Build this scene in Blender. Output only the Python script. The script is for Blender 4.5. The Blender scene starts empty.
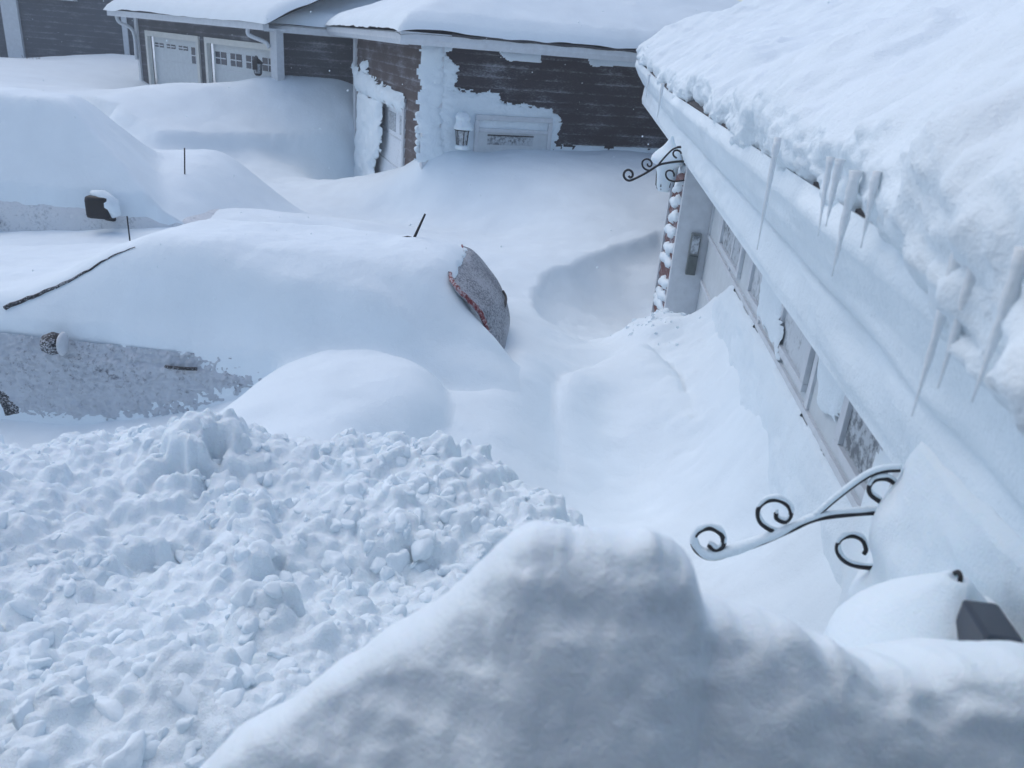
import bpy, bmesh, math, random
import numpy as np
from mathutils import Vector, Matrix

random.seed(7)
R = math.radians
scene = bpy.context.scene
COL = scene.collection

# ------------------------------------------------------------------ camera
FPX, PITCH, ROLL, HC = 800.0, R(23.0), R(4.85), 3.4
fw = np.array([0, math.cos(PITCH), -math.sin(PITCH)])
r0 = np.array([1.0, 0, 0]); u0 = np.cross(r0, fw)
rt = math.cos(ROLL)*r0 + math.sin(ROLL)*u0
up = -math.sin(ROLL)*r0 + math.cos(ROLL)*u0
cam_d = bpy.data.cameras.new('camera')
cam = bpy.data.objects.new('camera', cam_d); COL.objects.link(cam)
cam_d.sensor_width = 36; cam_d.lens = FPX/1024*36
cam_d.clip_start = 0.02; cam_d.clip_end = 500
M = Matrix(((rt[0], up[0], -fw[0], 0), (rt[1], up[1], -fw[1], 0), (rt[2], up[2], -fw[2], HC), (0, 0, 0, 1)))
cam.matrix_world = M
cam_d.dof.use_dof = True; cam_d.dof.focus_distance = 6.0; cam_d.dof.aperture_fstop = 4.5
scene.camera = cam

# ------------------------------------------------------------------ world, sun, exposure
w = bpy.data.worlds.new("World"); scene.world = w; w.use_nodes = True
nt = w.node_tree; bg = nt.nodes['Background']
sky = nt.nodes.new('ShaderNodeTexSky'); sky.sky_type = 'NISHITA'; sky.sun_disc = False
SUN_EL, SUN_AZ = R(60), R(-55)      # azimuth measured from +Y towards +X
sky.sun_elevation = SUN_EL; sky.sun_rotation = SUN_AZ
sky.air_density = 1.0; sky.dust_density = 1.6; sky.ozone_density = 0.0
nt.links.new(sky.outputs[0], bg.inputs[0]); bg.inputs[1].default_value = 0.15
sd = bpy.data.lights.new('sun', 'SUN'); sd.energy = 0.6; sd.angle = R(70); sd.color = (1, 1, 1)
sun = bpy.data.objects.new('sun', sd); COL.objects.link(sun)
sdir = Vector((math.sin(SUN_AZ)*math.cos(SUN_EL), math.cos(SUN_AZ)*math.cos(SUN_EL), math.sin(SUN_EL)))
sun.rotation_euler = sdir.to_track_quat('Z', 'Y').to_euler(); sun.location = (0, 0, 20)
vs = scene.view_settings
vs.view_transform = 'Standard'; vs.look = 'None'; vs.gamma = 1; vs.use_curve_mapping = False
vs.exposure = 0.33

# ------------------------------------------------------------------ survey helpers: photo point + known distance or height -> world point
def ray(px, py): return fw*FPX + rt*(px-512) - up*(py-384)
def atz(px, py, z):
    d = ray(px, py); t = (z-HC)/d[2]; return (d[0]*t, d[1]*t, z)
def aty(px, py, y):
    d = ray(px, py); t = y/d[1]; return (d[0]*t, y, HC+d[2]*t)
AZ = R(4.4); GU = np.array([math.sin(AZ), math.cos(AZ), 0]); GN = np.array([math.cos(AZ), -math.sin(AZ), 0])
def ats(px, py, s):
    d = ray(px, py); t = s/(d@GU); q = np.array([0, 0, HC])+d*t; return (float(q@GN), s, float(q[2]))
def ata(px, py, a):
    d = ray(px, py); t = a/(d@GN); q = np.array([0, 0, HC])+d*t; return (a, float(q@GU), float(q[2]))

# ------------------------------------------------------------------ numpy noise
def _hash(ix, iy, seed):
    n = (ix.astype(np.int64)*374761393 + iy.astype(np.int64)*668265263 + seed*1442695041) & 0xffffffff
    n = ((n ^ (n >> 13))*1274126177) & 0xffffffff
    n = (n ^ (n >> 16)) & 0xffffffff
    return n/4294967295.0
def vnoise(x, y, seed=0):
    x = np.asarray(x, float); y = np.asarray(y, float)
    ix = np.floor(x); iy = np.floor(y); fx = x-ix; fy = y-iy
    fx = fx*fx*fx*(fx*(fx*6-15)+10); fy = fy*fy*fy*(fy*(fy*6-15)+10)
    a = _hash(ix, iy, seed); b = _hash(ix+1, iy, seed); c = _hash(ix, iy+1, seed); d = _hash(ix+1, iy+1, seed)
    return ((a*(1-fx)+b*fx)*(1-fy) + (c*(1-fx)+d*fx)*fy)*2-1
def fbm(x, y, octv=4, seed=0, gain=.5):
    s = 0; a = 1; f = 1
    for i in range(octv):
        s = s + a*vnoise(np.asarray(x)*f+17.3*i, np.asarray(y)*f-9.1*i, seed+i); a *= gain; f *= 2.03
    return s
def sstep(a, b, x):
    t = np.clip((np.asarray(x, float)-a)/(b-a), 0, 1); return t*t*(3-2*t)
def smin(k, *v):
    v = [np.asarray(q, float) for q in v]
    m = np.minimum.reduce(v)
    return m - k*np.log(sum(np.exp(-(q-m)/k) for q in v))
def smax(k, *v): return -smin(k, *[-np.asarray(q, float) for q in v])

# ------------------------------------------------------------------ materials
def newmat(name):
    m = bpy.data.materials.new(name); m.use_nodes = True
    t = m.node_tree; b = t.nodes['Principled BSDF']; return m, t, b
def N(t, typ, **kw):
    n = t.nodes.new(typ)
    for k, v in kw.items():
        if k.startswith('i_'):
            key = k[2:]; n.inputs[int(key) if key.isdigit() else key.replace('_', ' ')].default_value = v
        else: setattr(n, k, v)
    return n
def coords(t): return N(t, 'ShaderNodeTexCoord').outputs['Object']
def noise(t, scale, detail=4, rough=.55, vec=None):
    n = N(t, 'ShaderNodeTexNoise'); n.inputs['Scale'].default_value = scale; n.inputs['Detail'].default_value = detail
    n.inputs['Roughness'].default_value = rough
    t.links.new(vec if vec is not None else coords(t), n.inputs['Vector']); return n.outputs['Fac']
def ramp(t, src, p0, c0, p1, c1):
    r = N(t, 'ShaderNodeValToRGB'); e = r.color_ramp.elements
    e[0].position = p0; e[0].color = c0 if len(c0) == 4 else (*c0, 1); e[1].position = p1; e[1].color = c1 if len(c1) == 4 else (*c1, 1)
    t.links.new(src, r.inputs[0]); return r.outputs[0]
def bump(t, b, src, dist, strength=1.0, prev=None):
    n = N(t, 'ShaderNodeBump'); n.inputs['Distance'].default_value = dist; n.inputs['Strength'].default_value = strength
    t.links.new(src, n.inputs['Height'])
    if prev is not None: t.links.new(prev, n.inputs['Normal'])
    t.links.new(n.outputs[0], b.inputs['Normal']); return n.outputs[0]

def snow_mat(name, col=(.775, .865, .92), sss=0.0, b1=.004, b2=.0015, s1=35, s2=160):
    m, t, b = newmat(name)
    c = coords(t)
    f = noise(t, 1.7, 5, .6, c)
    cc = ramp(t, f, .3, tuple(x*.955 for x in col), .7, tuple(min(1, x*1.02) for x in col))
    t.links.new(cc, b.inputs['Base Color'])
    b.inputs['Roughness'].default_value = .75; b.inputs['Specular IOR Level'].default_value = .2
    if sss:
        b.inputs['Subsurface Weight'].default_value = sss
        b.inputs['Subsurface Radius'].default_value = (.35, .65, 1.0); b.inputs['Subsurface Scale'].default_value = .05
    n1 = bump(t, b, noise(t, s1, 4, .6, c), b1)
    bump(t, b, noise(t, s2, 3, .6, c), b2, 1, n1)
    return m
SNOW = snow_mat('wind packed snow', b1=.006, b2=.002, s1=14, s2=120)
SNOW_ROOF = snow_mat('roof snow', b1=.008, b2=.003, s1=22, s2=110)
SNOW_PILE = snow_mat('shovelled snow', sss=.12, b1=.008, b2=.004, s1=40, s2=150)
SNOW_SOFT = snow_mat('soft near snow', sss=.2, b1=.0035, b2=.0025, s1=22, s2=150)

def frost_mat(name, under, amount, s=60, snowc=(.62, .66, .72), bump_d=.012, low=.0, flake=0):
    """object colour showing through a crust of wind driven rime"""
    m, t, b = newmat(name); c = coords(t)
    f1 = noise(t, s, 5, .7, c); f2 = noise(t, 3.2, 3, .5, c)
    mx = N(t, 'ShaderNodeMath', operation='MULTIPLY_ADD'); t.links.new(f2, mx.inputs[0]); mx.inputs[1].default_value = .45
    t.links.new(f1, mx.inputs[2])
    th = .5+.225 + (0.5-amount)*.5
    fac = ramp(t, mx.outputs[0], th-.09, (0, 0, 0), th+.07, (1, 1, 1))
    mix = N(t, 'ShaderNodeMix', data_type='RGBA'); t.links.new(fac, mix.inputs['Factor'])
    mix.inputs[6].default_value = (*under, 1); mix.inputs[7].default_value = (*snowc, 1)
    t.links.new(mix.outputs[2], b.inputs['Base Color']); b.inputs['Roughness'].default_value = .6
    if flake:
        vo = N(t, 'ShaderNodeTexVoronoi', feature='SMOOTH_F1'); vo.inputs['Scale'].default_value = flake; vo.inputs['Smoothness'].default_value = .6
        t.links.new(c, vo.inputs['Vector']); p1 = bump(t, b, vo.outputs['Distance'], bump_d, 1.0); bump(t, b, f1, bump_d*.5, 1, p1)
    else: bump(t, b, f1, bump_d)
    return m
FROST_CAR = frost_mat('rimed red paint', (.36, .39, .44), .72, 34, (.64, .68, .74), .035, flake=19)
FROST_TRUCK = frost_mat('rimed white paint', (.42, .46, .50), .72, 30, (.64, .68, .72), .012, flake=12)
FROST_GLASS = frost_mat('rimed glass', (.13, .145, .17), .5, 60, (.40, .43, .48), .012)
FROST_DARK = frost_mat('black trim with rime', (.012, .013, .017), .30, 80, (.6, .64, .7), .012)
FROST_PANE = frost_mat('frosted window pane', (.16, .18, .20), .56, 22, (.50, .55, .59), .008)
FROST_PANE2 = frost_mat('heavily frosted window pane', (.36, .40, .43), .62, 18, (.60, .65, .69), .01)
FROST_DOOR = frost_mat('snow dusted door', (.52, .57, .61), .75, 20, (.76, .81, .86), .01)
RED = frost_mat('red paint edge', (.17, .014, .018), .32, 60, (.5, .45, .48), .006)

def plain(name, col, rough=.5, metal=0, var=.1, s=9, bd=.0):
    m, t, b = newmat(name); c = coords(t); f = noise(t, s, 5, .6, c)
    t.links.new(ramp(t, f, .3, tuple(x*(1-var) for x in col), .72, tuple(x*(1+var) for x in col)), b.inputs['Base Color'])
    b.inputs['Roughness'].default_value = rough; b.inputs['Metallic'].default_value = metal
    if bd: bump(t, b, noise(t, s*5, 3, .6, c), bd)
    return m
WHITE = plain('white painted trim', (.60, .64, .68), .55, 0, .08, 12, .001)
DOORW = plain('white garage door', (.58, .63, .66), .55, 0, .07, 8, .001)
CREAM = plain('cream door frame', (.62, .63, .60), .55, 0, .06)
BLACK = plain('black wrought iron', (.012, .012, .015), .45, .2, .3, 30)
RUBBER = plain('tyre rubber', (.02, .02, .022), .8)
GLASSD = plain('dark window glass', (.05, .06, .08), .15, 0, .3, 3)
GREY = plain('grey keypad plastic', (.20, .22, .22), .4, 0, .15, 20)
GREYD = plain('dark grey keypad cover', (.10, .12, .12), .4, 0, .2, 20)
SHINGLE = plain('roof shingle', (.06, .06, .065), .8, 0, .3, 20)
WALLIN = plain('room paint', (.34, .35, .38), .8)
BARK = plain('twig bark', (.08, .06, .05), .8)
def siding_mat(name, col, rime=.3, pitch=.16, edge=True):
    """horizontal lap siding; dusting of rime that clings to each lap edge"""
    m, t, b = newmat(name); c = coords(t)
    sx = N(t, 'ShaderNodeSeparateXYZ'); t.links.new(c, sx.inputs[0])
    mp = N(t, 'ShaderNodeMapping'); t.links.new(c, mp.inputs[0]); mp.inputs['Scale'].default_value = (1, 1, 3)
    f1 = noise(t, 26, 5, .7, mp.outputs[0]); f2 = noise(t, 1.4, 4, .6, mp.outputs[0])
    ad = N(t, 'ShaderNodeMath', operation='MULTIPLY_ADD'); t.links.new(f2, ad.inputs[0]); ad.inputs[1].default_value = 1.0; t.links.new(f1, ad.inputs[2])
    # phase within a lap
    dv = N(t, 'ShaderNodeMath', operation='DIVIDE'); t.links.new(sx.outputs[2], dv.inputs[0]); dv.inputs[1].default_value = pitch
    fr = N(t, 'ShaderNodeMath', operation='FRACT'); t.links.new(dv.outputs[0], fr.inputs[0])
    lo = ramp(t, fr.outputs[0], .05, (1, 1, 1), .3, (0, 0, 0))
    a2 = N(t, 'ShaderNodeMath', operation='MULTIPLY_ADD'); t.links.new(lo, a2.inputs[0]); a2.inputs[1].default_value = .15; t.links.new(ad.outputs[0], a2.inputs[2])
    th = 1.10 + (0.5-rime)*.5
    mr = N(t, 'ShaderNodeMapRange', interpolation_type='SMOOTHSTEP'); t.links.new(a2.outputs[0], mr.inputs['Value'])
    mr.inputs['From Min'].default_value = th-.20; mr.inputs['From Max'].default_value = th+.30; mr.inputs['To Max'].default_value = .62
    fac = mr.outputs[0]
    mix = N(t, 'ShaderNodeMix', data_type='RGBA'); t.links.new(fac, mix.inputs['Factor'])
    mix.inputs[6].default_value = (*col, 1); mix.inputs[7].default_value = (.52, .56, .62, 1)
    t.links.new(mix.outputs[2], b.inputs['Base Color']); b.inputs['Roughness'].default_value = .7
    bump(t, b, f1, .01)
    return m
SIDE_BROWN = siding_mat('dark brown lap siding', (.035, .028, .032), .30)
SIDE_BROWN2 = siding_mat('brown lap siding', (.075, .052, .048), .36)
SIDE_GREY = siding_mat('slate grey lap siding', (.07, .085, .105), .26)
SIDE_DARK = siding_mat('charcoal lap siding', (.05, .055, .065), .30)
SIDE_RED = siding_mat('reddish brown lap siding', (.12, .035, .03), .45)
m, t, b = newmat('ice'); b.inputs['Base Color'].default_value = (.90, .95, .98, 1); b.inputs['Roughness'].default_value = .25
b.inputs['Transmission Weight'].default_value = .25; b.inputs['IOR'].default_value = 1.2
bump(t, b, noise(t, 60, 3), .004); ICE = m

# ------------------------------------------------------------------ object helpers
def link(o, parent=None):
    COL.objects.link(o)
    if parent is not None: o.parent = parent
    return o
def mesh_obj(name, verts, faces, mat, parent=None, smooth=True):
    me = bpy.data.meshes.new(name)
    if isinstance(verts, np.ndarray): verts = verts.tolist()
    me.from_pydata(verts, [], faces); me.update()
    me.materials.append(mat)
    if smooth: me.polygons.foreach_set('use_smooth', [True]*len(me.polygons))
    o = bpy.data.objects.new(name, me); return link(o, parent)
def tag(o, label=None, cat=None, group=None, kind=None):
    if label: o['label'] = label
    if cat: o['category'] = cat
    if group: o['group'] = group
    if kind: o['kind'] = kind
    return o
def empty(name, loc=(0, 0, 0), rz=0.0, label=None, cat=None, group=None):
    o = bpy.data.objects.new(name, None); o.location = loc; o.rotation_euler = (0, 0, rz); o.empty_display_size = .2
    link(o); return tag(o, label, cat, group)
class MB:
    def __init__(s): s.v = []; s.f = []
    def add(s, v, f):
        n = len(s.v); s.v += [tuple(map(float, q)) for q in v]; s.f += [tuple(i+n for i in q) for q in f]; return s
    def box(s, x0, x1, y0, y1, z0, z1):
        x0, x1 = sorted((x0, x1)); y0, y1 = sorted((y0, y1)); z0, z1 = sorted((z0, z1))
        v = [(x0, y0, z0), (x1, y0, z0), (x1, y1, z0), (x0, y1, z0), (x0, y0, z1), (x1, y0, z1), (x1, y1, z1), (x0, y1, z1)]
        return s.add(v, [(0, 3, 2, 1), (4, 5, 6, 7), (0, 1, 5, 4), (1, 2, 6, 5), (2, 3, 7, 6), (3, 0, 4, 7)])
    def prism(s, poly, axis, a, b):
        """poly: 2-D points extruded along axis between a and b"""
        n = len(poly)
        def P(p, k):
            if axis == 'x': return (k, p[0], p[1])
            if axis == 'y': return (p[0], k, p[1])
            return (p[0], p[1], k)
        v = [P(p, a) for p in poly]+[P(p, b) for p in poly]
        f = [tuple(range(n)), tuple(range(2*n-1, n-1, -1))]+[(i, i+n, (i+1) % n+n, (i+1) % n) for i in range(n)]
        return s.add(v, f)
    def tube(s, pts, rad, seg=8):
        pts = [np.array(p, float) for p in pts]; n = len(pts)
        if not hasattr(rad, '__len__'): rad = [rad]*n
        ref = None; base = len(s.v); vs_ = []
        for i, p in enumerate(pts):
            tdir = pts[min(i+1, n-1)]-pts[max(i-1, 0)]; tdir = tdir/(np.linalg.norm(tdir)+1e-9)
            if ref is None:
                ref = np.cross(tdir, [0, 0, 1.0])
                if np.linalg.norm(ref) < .1: ref = np.cross(tdir, [1.0, 0, 0])
            ref = ref-tdir*(ref@tdir); ref = ref/(np.linalg.norm(ref)+1e-9); b2 = np.cross(tdir, ref)
            for k in range(seg):
                a = 2*math.pi*k/seg; vs_.append(p+rad[i]*(math.cos(a)*ref+math.sin(a)*b2))
        f = []
        for i in range(n-1):
            for k in range(seg):
                f.append((i*seg+k, i*seg+(k+1) % seg, (i+1)*seg+(k+1) % seg, (i+1)*seg+k))
        f.append(tuple(range(seg-1, -1, -1))); f.append(tuple((n-1)*seg+k for k in range(seg)))
        return s.add(vs_, f)
    def lathe(s, prof, cx=0, cy=0, seg=16, sides=None):
        seg = sides or seg; n = len(prof); v = []
        for r, z in prof:
            for k in range(seg):
                a = 2*math.pi*(k+.5)/seg; v.append((cx+r*math.cos(a), cy+r*math.sin(a), z))
        f = [(i*seg+k, i*seg+(k+1) % seg, (i+1)*seg+(k+1) % seg, (i+1)*seg+k) for i in range(n-1) for k in range(seg)]
        f.append(tuple(range(seg-1, -1, -1))); f.append(tuple((n-1)*seg+k for k in range(seg)))
        return s.add(v, f)
    def build(s, name, mat, parent=None, smooth=False, bevel=0.0):
        o = mesh_obj(name, s.v, s.f, mat, parent, smooth)
        bm = bmesh.new(); bm.from_mesh(o.data); bmesh.ops.recalc_face_normals(bm, faces=bm.faces)
        if bevel: bmesh.ops.bevel(bm, geom=bm.edges[:], offset=bevel, segments=2, affect='EDGES', profile=.6, clamp_overlap=True)
        bm.to_mesh(o.data); bm.free(); return o
def smooth_path(pts, n=6):
    pts = [np.array(p, float) for p in pts]; out = []
    P = [2*pts[0]-pts[1]]+pts+[2*pts[-1]-pts[-2]]
    for i in range(1, len(P)-2):
        for k in range(n):
            t_ = k/n; a, b_, c, d = P[i-1], P[i], P[i+1], P[i+2]
            out.append(.5*((2*b_)+(-a+c)*t_+(2*a-5*b_+4*c-d)*t_*t_+(-a+3*b_-3*c+d)*t_**3))
    out.append(pts[-1]); return out
def grid_faces(nu, nv, mask=None):
    i = np.arange(nu-1)[:, None]; j = np.arange(nv-1)[None, :]
    a = i*nv+j; q = np.stack([a, a+nv, a+nv+1, a+1], -1)
    if mask is not None: q = q[mask[:-1, :-1] & mask[1:, :-1] & mask[1:, 1:] & mask[:-1, 1:]]
    return q.reshape(-1, 4).tolist()
def height_obj(name, xs, ys, zf, mat, parent=None, mask=None):
    X, Y = np.meshgrid(xs, ys, indexing='ij'); Z = zf(X, Y)
    V = np.stack([X, Y, Z], -1).reshape(-1, 3)
    return mesh_obj(name, V, grid_faces(len(xs), len(ys), mask(X, Y, Z) if mask else None), mat, parent)
def inpoly(x, y, poly):
    x = np.asarray(x); y = np.asarray(y); c = np.zeros(x.shape, bool); n = len(poly)
    for i in range(n):
        x1, y1 = poly[i]; x2, y2 = poly[(i+1) % n]
        if y1 == y2: continue
        c ^= ((y1 > y) != (y2 > y)) & (x < (x2-x1)*(y-y1)/(y2-y1)+x1)
    return c
def polydist(x, y, poly):
    d = np.full(np.shape(x), 1e9); n = len(poly)
    for i in range(n):
        x1, y1 = poly[i]; x2, y2 = poly[(i+1) % n]; dx, dy = x2-x1, y2-y1
        t_ = np.clip(((x-x1)*dx+(y-y1)*dy)/(dx*dx+dy*dy+1e-12), 0, 1)
        d = np.minimum(d, np.hypot(x-x1-t_*dx, y-y1-t_*dy))
    return d
def plaster(name, poly, plane, parent, th=.05, cell=.03, jag=.07, seed=1, mat=None, lap=0.0):
    """wind driven snow stuck on a wall. poly in (u, z); plane(u, z, h) -> local point, h = thickness outwards"""
    us = [p[0] for p in poly]; zs = [p[1] for p in poly]
    xs = np.arange(min(us)-.15, max(us)+.15, cell); ys = np.arange(min(zs)-.15, max(zs)+.15, cell)
    X, Y = np.meshgrid(xs, ys, indexing='ij')
    Xn = X+fbm(X*4, Y*9, 4, seed)*jag*1.5; Yn = Y+fbm(X*5+9, Y*5, 4, seed+5)*jag
    ins = inpoly(Xn, Yn, poly); d = polydist(Xn, Yn, poly)*np.where(ins, 1, -1)
    d = d+.030*fbm(X*14, Y*44, 3, seed+21)*(jag >= .025)*(name != 'door_snow')
    H = np.sqrt(np.clip(d, 0, .12)/.12)*th*(1+.35*fbm(X*5, Y*7, 3, seed+11))
    if lap: H = H + ins*sstep(0, .05, d)*lap*(1-((Y/.115) % 1.0))
    H = np.where(d > -.004, H, -.01)
    V = np.array([plane(a, b_, h) for a, b_, h in zip(X.ravel(), Y.ravel(), H.ravel())])
    q = grid_faces(len(xs), len(ys), d > -cell*1.2)
    o = mesh_obj(name, V, q, mat or SNOW_ROOF, parent)
    bm = bmesh.new(); bm.from_mesh(o.data); bmesh.ops.delete(bm, geom=[v for v in bm.verts if not v.link_faces], context='VERTS'); bm.to_mesh(o.data); bm.free()
    return o

# ------------------------------------------------------------------ THE SNOW GROUND
CTRL = [  # (px, py, z)
 (560, 262, 1.08), (650, 246, 1.12), (520, 300, .95), (590, 335, .92), (620, 390, .85), (540, 360, .95),
 (600, 430, .68), (600, 480, .6), (660, 470, .66), (700, 520, .75), (750, 580, .85), (560, 500, .7), (500, 430, 1.0), (525, 400, .98), (480, 385, 1.0), (455, 368, 1.08),
 (500, 230, 1.0), (450, 215, 1.0), (560, 210, 1.3), (640, 205, 1.35), (430, 190, 1.2), (500, 175, 1.55), (600, 185, 1.55),
 (400, 205, .9), (350, 225, .85), (300, 210, .85), (240, 195, .85),]
CTY = [(110, 98, 16.8), (150, 91, 17.3), (200, 88, 17.8), (230, 82, 18.5), (265, 82, 18.6), (150, 95, 21.8), (200, 93, 20.6), (245, 91, 19.8), (300, 77, 19.3), (340, 80, 19.5), (250, 108, 17.8), (150, 115, 16.4), (340, 100, 19.0), (200, 112, 17),
 (330, 182, 17.0), (365, 192, 18.2), (300, 160, 16.6), (250, 168, 15.2), (345, 150, 18.2), (356, 120, 18.7), (260, 142, 16.8), (160, 142, 15.2), (200, 170, 13.8), (190, 205, 11.8),
 (70, 100, 17), (20, 100, 17), (430, 152, 13.0), (480, 153, 13.3), (560, 152, 13.6), (640, 156, 13.9), (0, 59, 26.5), (60, 58, 26.5), (100, 56, 26.3), (135, 55, 26), (70, 75, 22), (30, 80, 20), (405, 163, 14.2), (384, 182, 16.6)]
WP = [(-.02, 5.40, 1.30), (.10, 5.45, 1.27), (.12, 5.8, 1.28), (.18, 6.3, 1.20), (.2, 7.0, 1.15), (0, 7.7, 1.05), (-.3, 5.25, 1.12), (-.9, 5.15, 1.10), (-1.5, 5.2, 1.0), (-2.4, 5.1, .60), (-3.4, 5.0, .32), (-4.2, 4.9, .28),
      (-2.6, 9.6, 1.2), (-2.2, 10.6, 1.1), (-2.6, 8.8, 1.15), (-8, 8, .9), (-7, 7, .9), (-5, 4.5, .35), (-2.5, 7.9, 1.0), (-4, 7.8, 1.05), (-9, 12, 1.3), (-3.3, 9.3, 1.25), (-3.4, 10.2, 1.2),
      (0, 2.5, .6), (.8, 2.0, .8), (-2, 2.5, .6), (0, 1, .7), (-5, 1, .6), (1.7, 10, 1.25), (2.5, 11.5, 1.45), (4, 13, 1.7),
      (-9, 27, 1.6), (-6, 27, 1.8), (-14, 30, 1.9), (0, 30, 2.0), (-30, 30, 2), (-30, 10, 1.5), (-12, 5, .8), (-40, 60, 2), (20, 60, 2), (20, 20, 2), (12, 2, 1)]
# bank of snow pushed up along the garage door (s along the wall, a across)
def g2w(s, a): return (GU*s+GN*a)[:2]
for s_, z_ in ((1.0, 1.35), (2.2, 1.4), (3.2, 1.42), (4.4, 1.38), (5.6, 1.25), (6.8, 1.2), (7.8, 1.12)):
    x_, y_ = g2w(s_, 1.18); WP.append((x_, y_, z_))
    x_, y_ = g2w(s_, 1.9); WP.append((x_, y_, z_))
for s_, z_ in ((2.4, .98), (4.0, .92), (5.5, .92), (6.8, .95), (8.0, .95), (9.2, .8)):
    x_, y_ = g2w(s_, .8); WP.append((x_, y_, z_))
pts = [atz(*c) for c in CTRL]+[aty(*c) for c in CTY]+WP
CP = np.array(pts)
def _k(d): return np.where(d > 0, d*d*np.log(d+1e-9), 0)
_SC = 5.0
def warp(x, y): return np.stack([x/_SC, y/_SC], -1)
A_ = warp(CP[:, 0], CP[:, 1]); n_ = len(A_)
K = _k(np.linalg.norm(A_[:, None]-A_[None], axis=-1))+np.eye(n_)*.004
Pm = np.concatenate([np.ones((n_, 1)), A_], 1)
L_ = np.zeros((n_+3, n_+3)); L_[:n_, :n_] = K; L_[:n_, n_:] = Pm; L_[n_:, :n_] = Pm.T
WT = np.linalg.solve(L_, np.concatenate([CP[:, 2], np.zeros(3)]))
def rbf(x, y):
    x = np.asarray(x, float); sh = x.shape; q = warp(x.ravel(), np.asarray(y, float).ravel()); out = np.empty(len(q))
    for i in range(0, len(q), 20000):
        c = q[i:i+20000]; d = np.linalg.norm(c[:, None]-A_[None], axis=-1)
        out[i:i+20000] = _k(d)@WT[:n_]+WT[n_]+c@WT[n_+1:]
    return out.reshape(sh)
def rim(x, y, poly, depth, w, fade):
    """wind scoop: sharp lip along poly's outline, floor depth below; fade(x,y) 0..1 weights the lip"""
    ins = inpoly(x, y, poly); d = polydist(x, y, poly)
    return -depth*np.where(ins, 1-np.exp(-d/w), 0)*fade(x, y)
SC1 = [atz(*c)[:2] for c in ((533, 300, 1.0), (536, 282, 1.02), (548, 270, 1.05), (575, 259, 1.06), (610, 250, 1.06), (655, 244, 1.05), (720, 260, 1.0), (720, 420, .8), (600, 420, .8), (530, 400, .8))]
SC2 = [atz(*c)[:2] for c in ((562, 402, .8), (575, 388, .82), (597, 376, .84), (625, 370, .85), (648, 376, .85), (668, 396, .83), (690, 440, .75), (700, 560, .6), (560, 560, .5), (550, 450, .6))]
LOBE = [atz(*c)[:2] for c in ((60, 470, .9), (110, 440, .95), (170, 412, 1.0), (235, 384, 1.02), (290, 364, 1.03), (340, 360, 1.03), (395, 370, 1.02), (425, 388, 1.0), (442, 410, .95), (446, 450, .85), (300, 520, .8))]
LIP = [aty(*c)[:2] for c in ((120, 118, 16.3), (160, 136, 15.6), (215, 138, 16.3), (262, 136, 17.0), (310, 127, 17.8), (356, 115, 18.8))]
def ground_z(x, y):
    z = rbf(x, y)
    z = np.where(y > 32, z*np.exp(-(y-32)/8)+2.0*(1-np.exp(-(y-32)/8)), z)
    far = np.maximum(np.abs(x)-22, 0); z = z*np.exp(-far/6)+1.6*(1-np.exp(-far/6))
    xn = x+.05*fbm(x*2, y*2, 2, 3); yn = y+.05*fbm(x*2+7, y*2, 2, 4)
    y1a = 7.0
    z = z+rim(xn, yn, SC1, .36, .24, lambda a, b_: sstep(6.6, 8.3, b_))
    z = z-rim(xn, yn, SC2, .24, .13, lambda a, b_: sstep(4.3, 5.9, b_))
    ins = inpoly(xn, yn, LOBE); d = polydist(xn, yn, LOBE)
    z = z+np.where(ins, .25*(1-np.exp(-d/.13)), 0)
    # step below the wind lip of the far drift
    lp = LIP; dl = np.full(np.shape(x), 1e9); sd_ = np.zeros(np.shape(x))
    for i in range(len(lp)-1):
        (x1, y1), (x2, y2) = lp[i], lp[i+1]; dx, dy = x2-x1, y2-y1
        t_ = np.clip(((x-x1)*dx+(y-y1)*dy)/(dx*dx+dy*dy), 0, 1); q = np.hypot(x-x1-t_*dx, y-y1-t_*dy)
        cr = (x-x1)*dy-(y-y1)*dx; sd_ = np.where(q < dl, np.sign(cr), sd_); dl = np.minimum(dl, q)
    z = z+np.where(sd_ > 0, -.32*(1-np.exp(-dl/.17))*np.exp(-dl/2.2)+.05*fbm(x*1.1, y*1.1, 3, 25)*np.exp(-dl/3), .03*np.exp(-dl/1.0))
    # ripples, wind crust and rough places
    z = z+.035*fbm(x*.7+3, y*.9, 3, 21)*sstep(3, 7, y)+.012*fbm(x*3, y*4.5, 3, 22)+.004*np.abs(fbm(x*5+y*2, y*11, 3, 23))*sstep(1, -.2, fbm(x*.4, y*.4, 2, 24))
    rough = np.exp(-((x-.75)**2/.35+(y-7.6)**2/1.0))
    s_ = x*GU[0]+y*GU[1]; a_ = x*GN[0]+y*GN[1]
    near = sstep(.35, .75, a_)*sstep(9.5, 8, s_)*sstep(1.0, 1.6, s_)
    z = z+rough*.02*fbm(x*9, y*9, 4, 31)+near*(.020*fbm(x*2.4, y*2.4, 4, 33)+.022*np.abs(fbm(x*8, y*8, 4, 34, .6)))
    z = z+.26*np.exp(-np.clip(1.2-a_, 0, 3)/.20)*sstep(8.0, 7.2, s_)*sstep(1.0, 2.2, s_)*(1+.25*fbm(s_*2.3, a_*0, 3, 36))
    heap = np.exp(-(((s_-7.2)/.75)**2+((a_-.72)/.32)**2)*1.0)
    z = z+heap*(.24+.05*fbm(x*6, y*6, 3, 35))
    return z
def nonuni(a, b_, c0, g):
    """spacing c0 near zero growing outwards"""
    out = [0.0]; s = c0
    while out[-1] < b_: s = c0+g*max(0, out[-1]-4); out.append(out[-1]+s)
    neg = [0.0]
    while neg[-1] > a: s = c0+g*max(0, -neg[-1]-5); neg.append(neg[-1]-s)
    return np.array(neg[:0:-1]+out)
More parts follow.
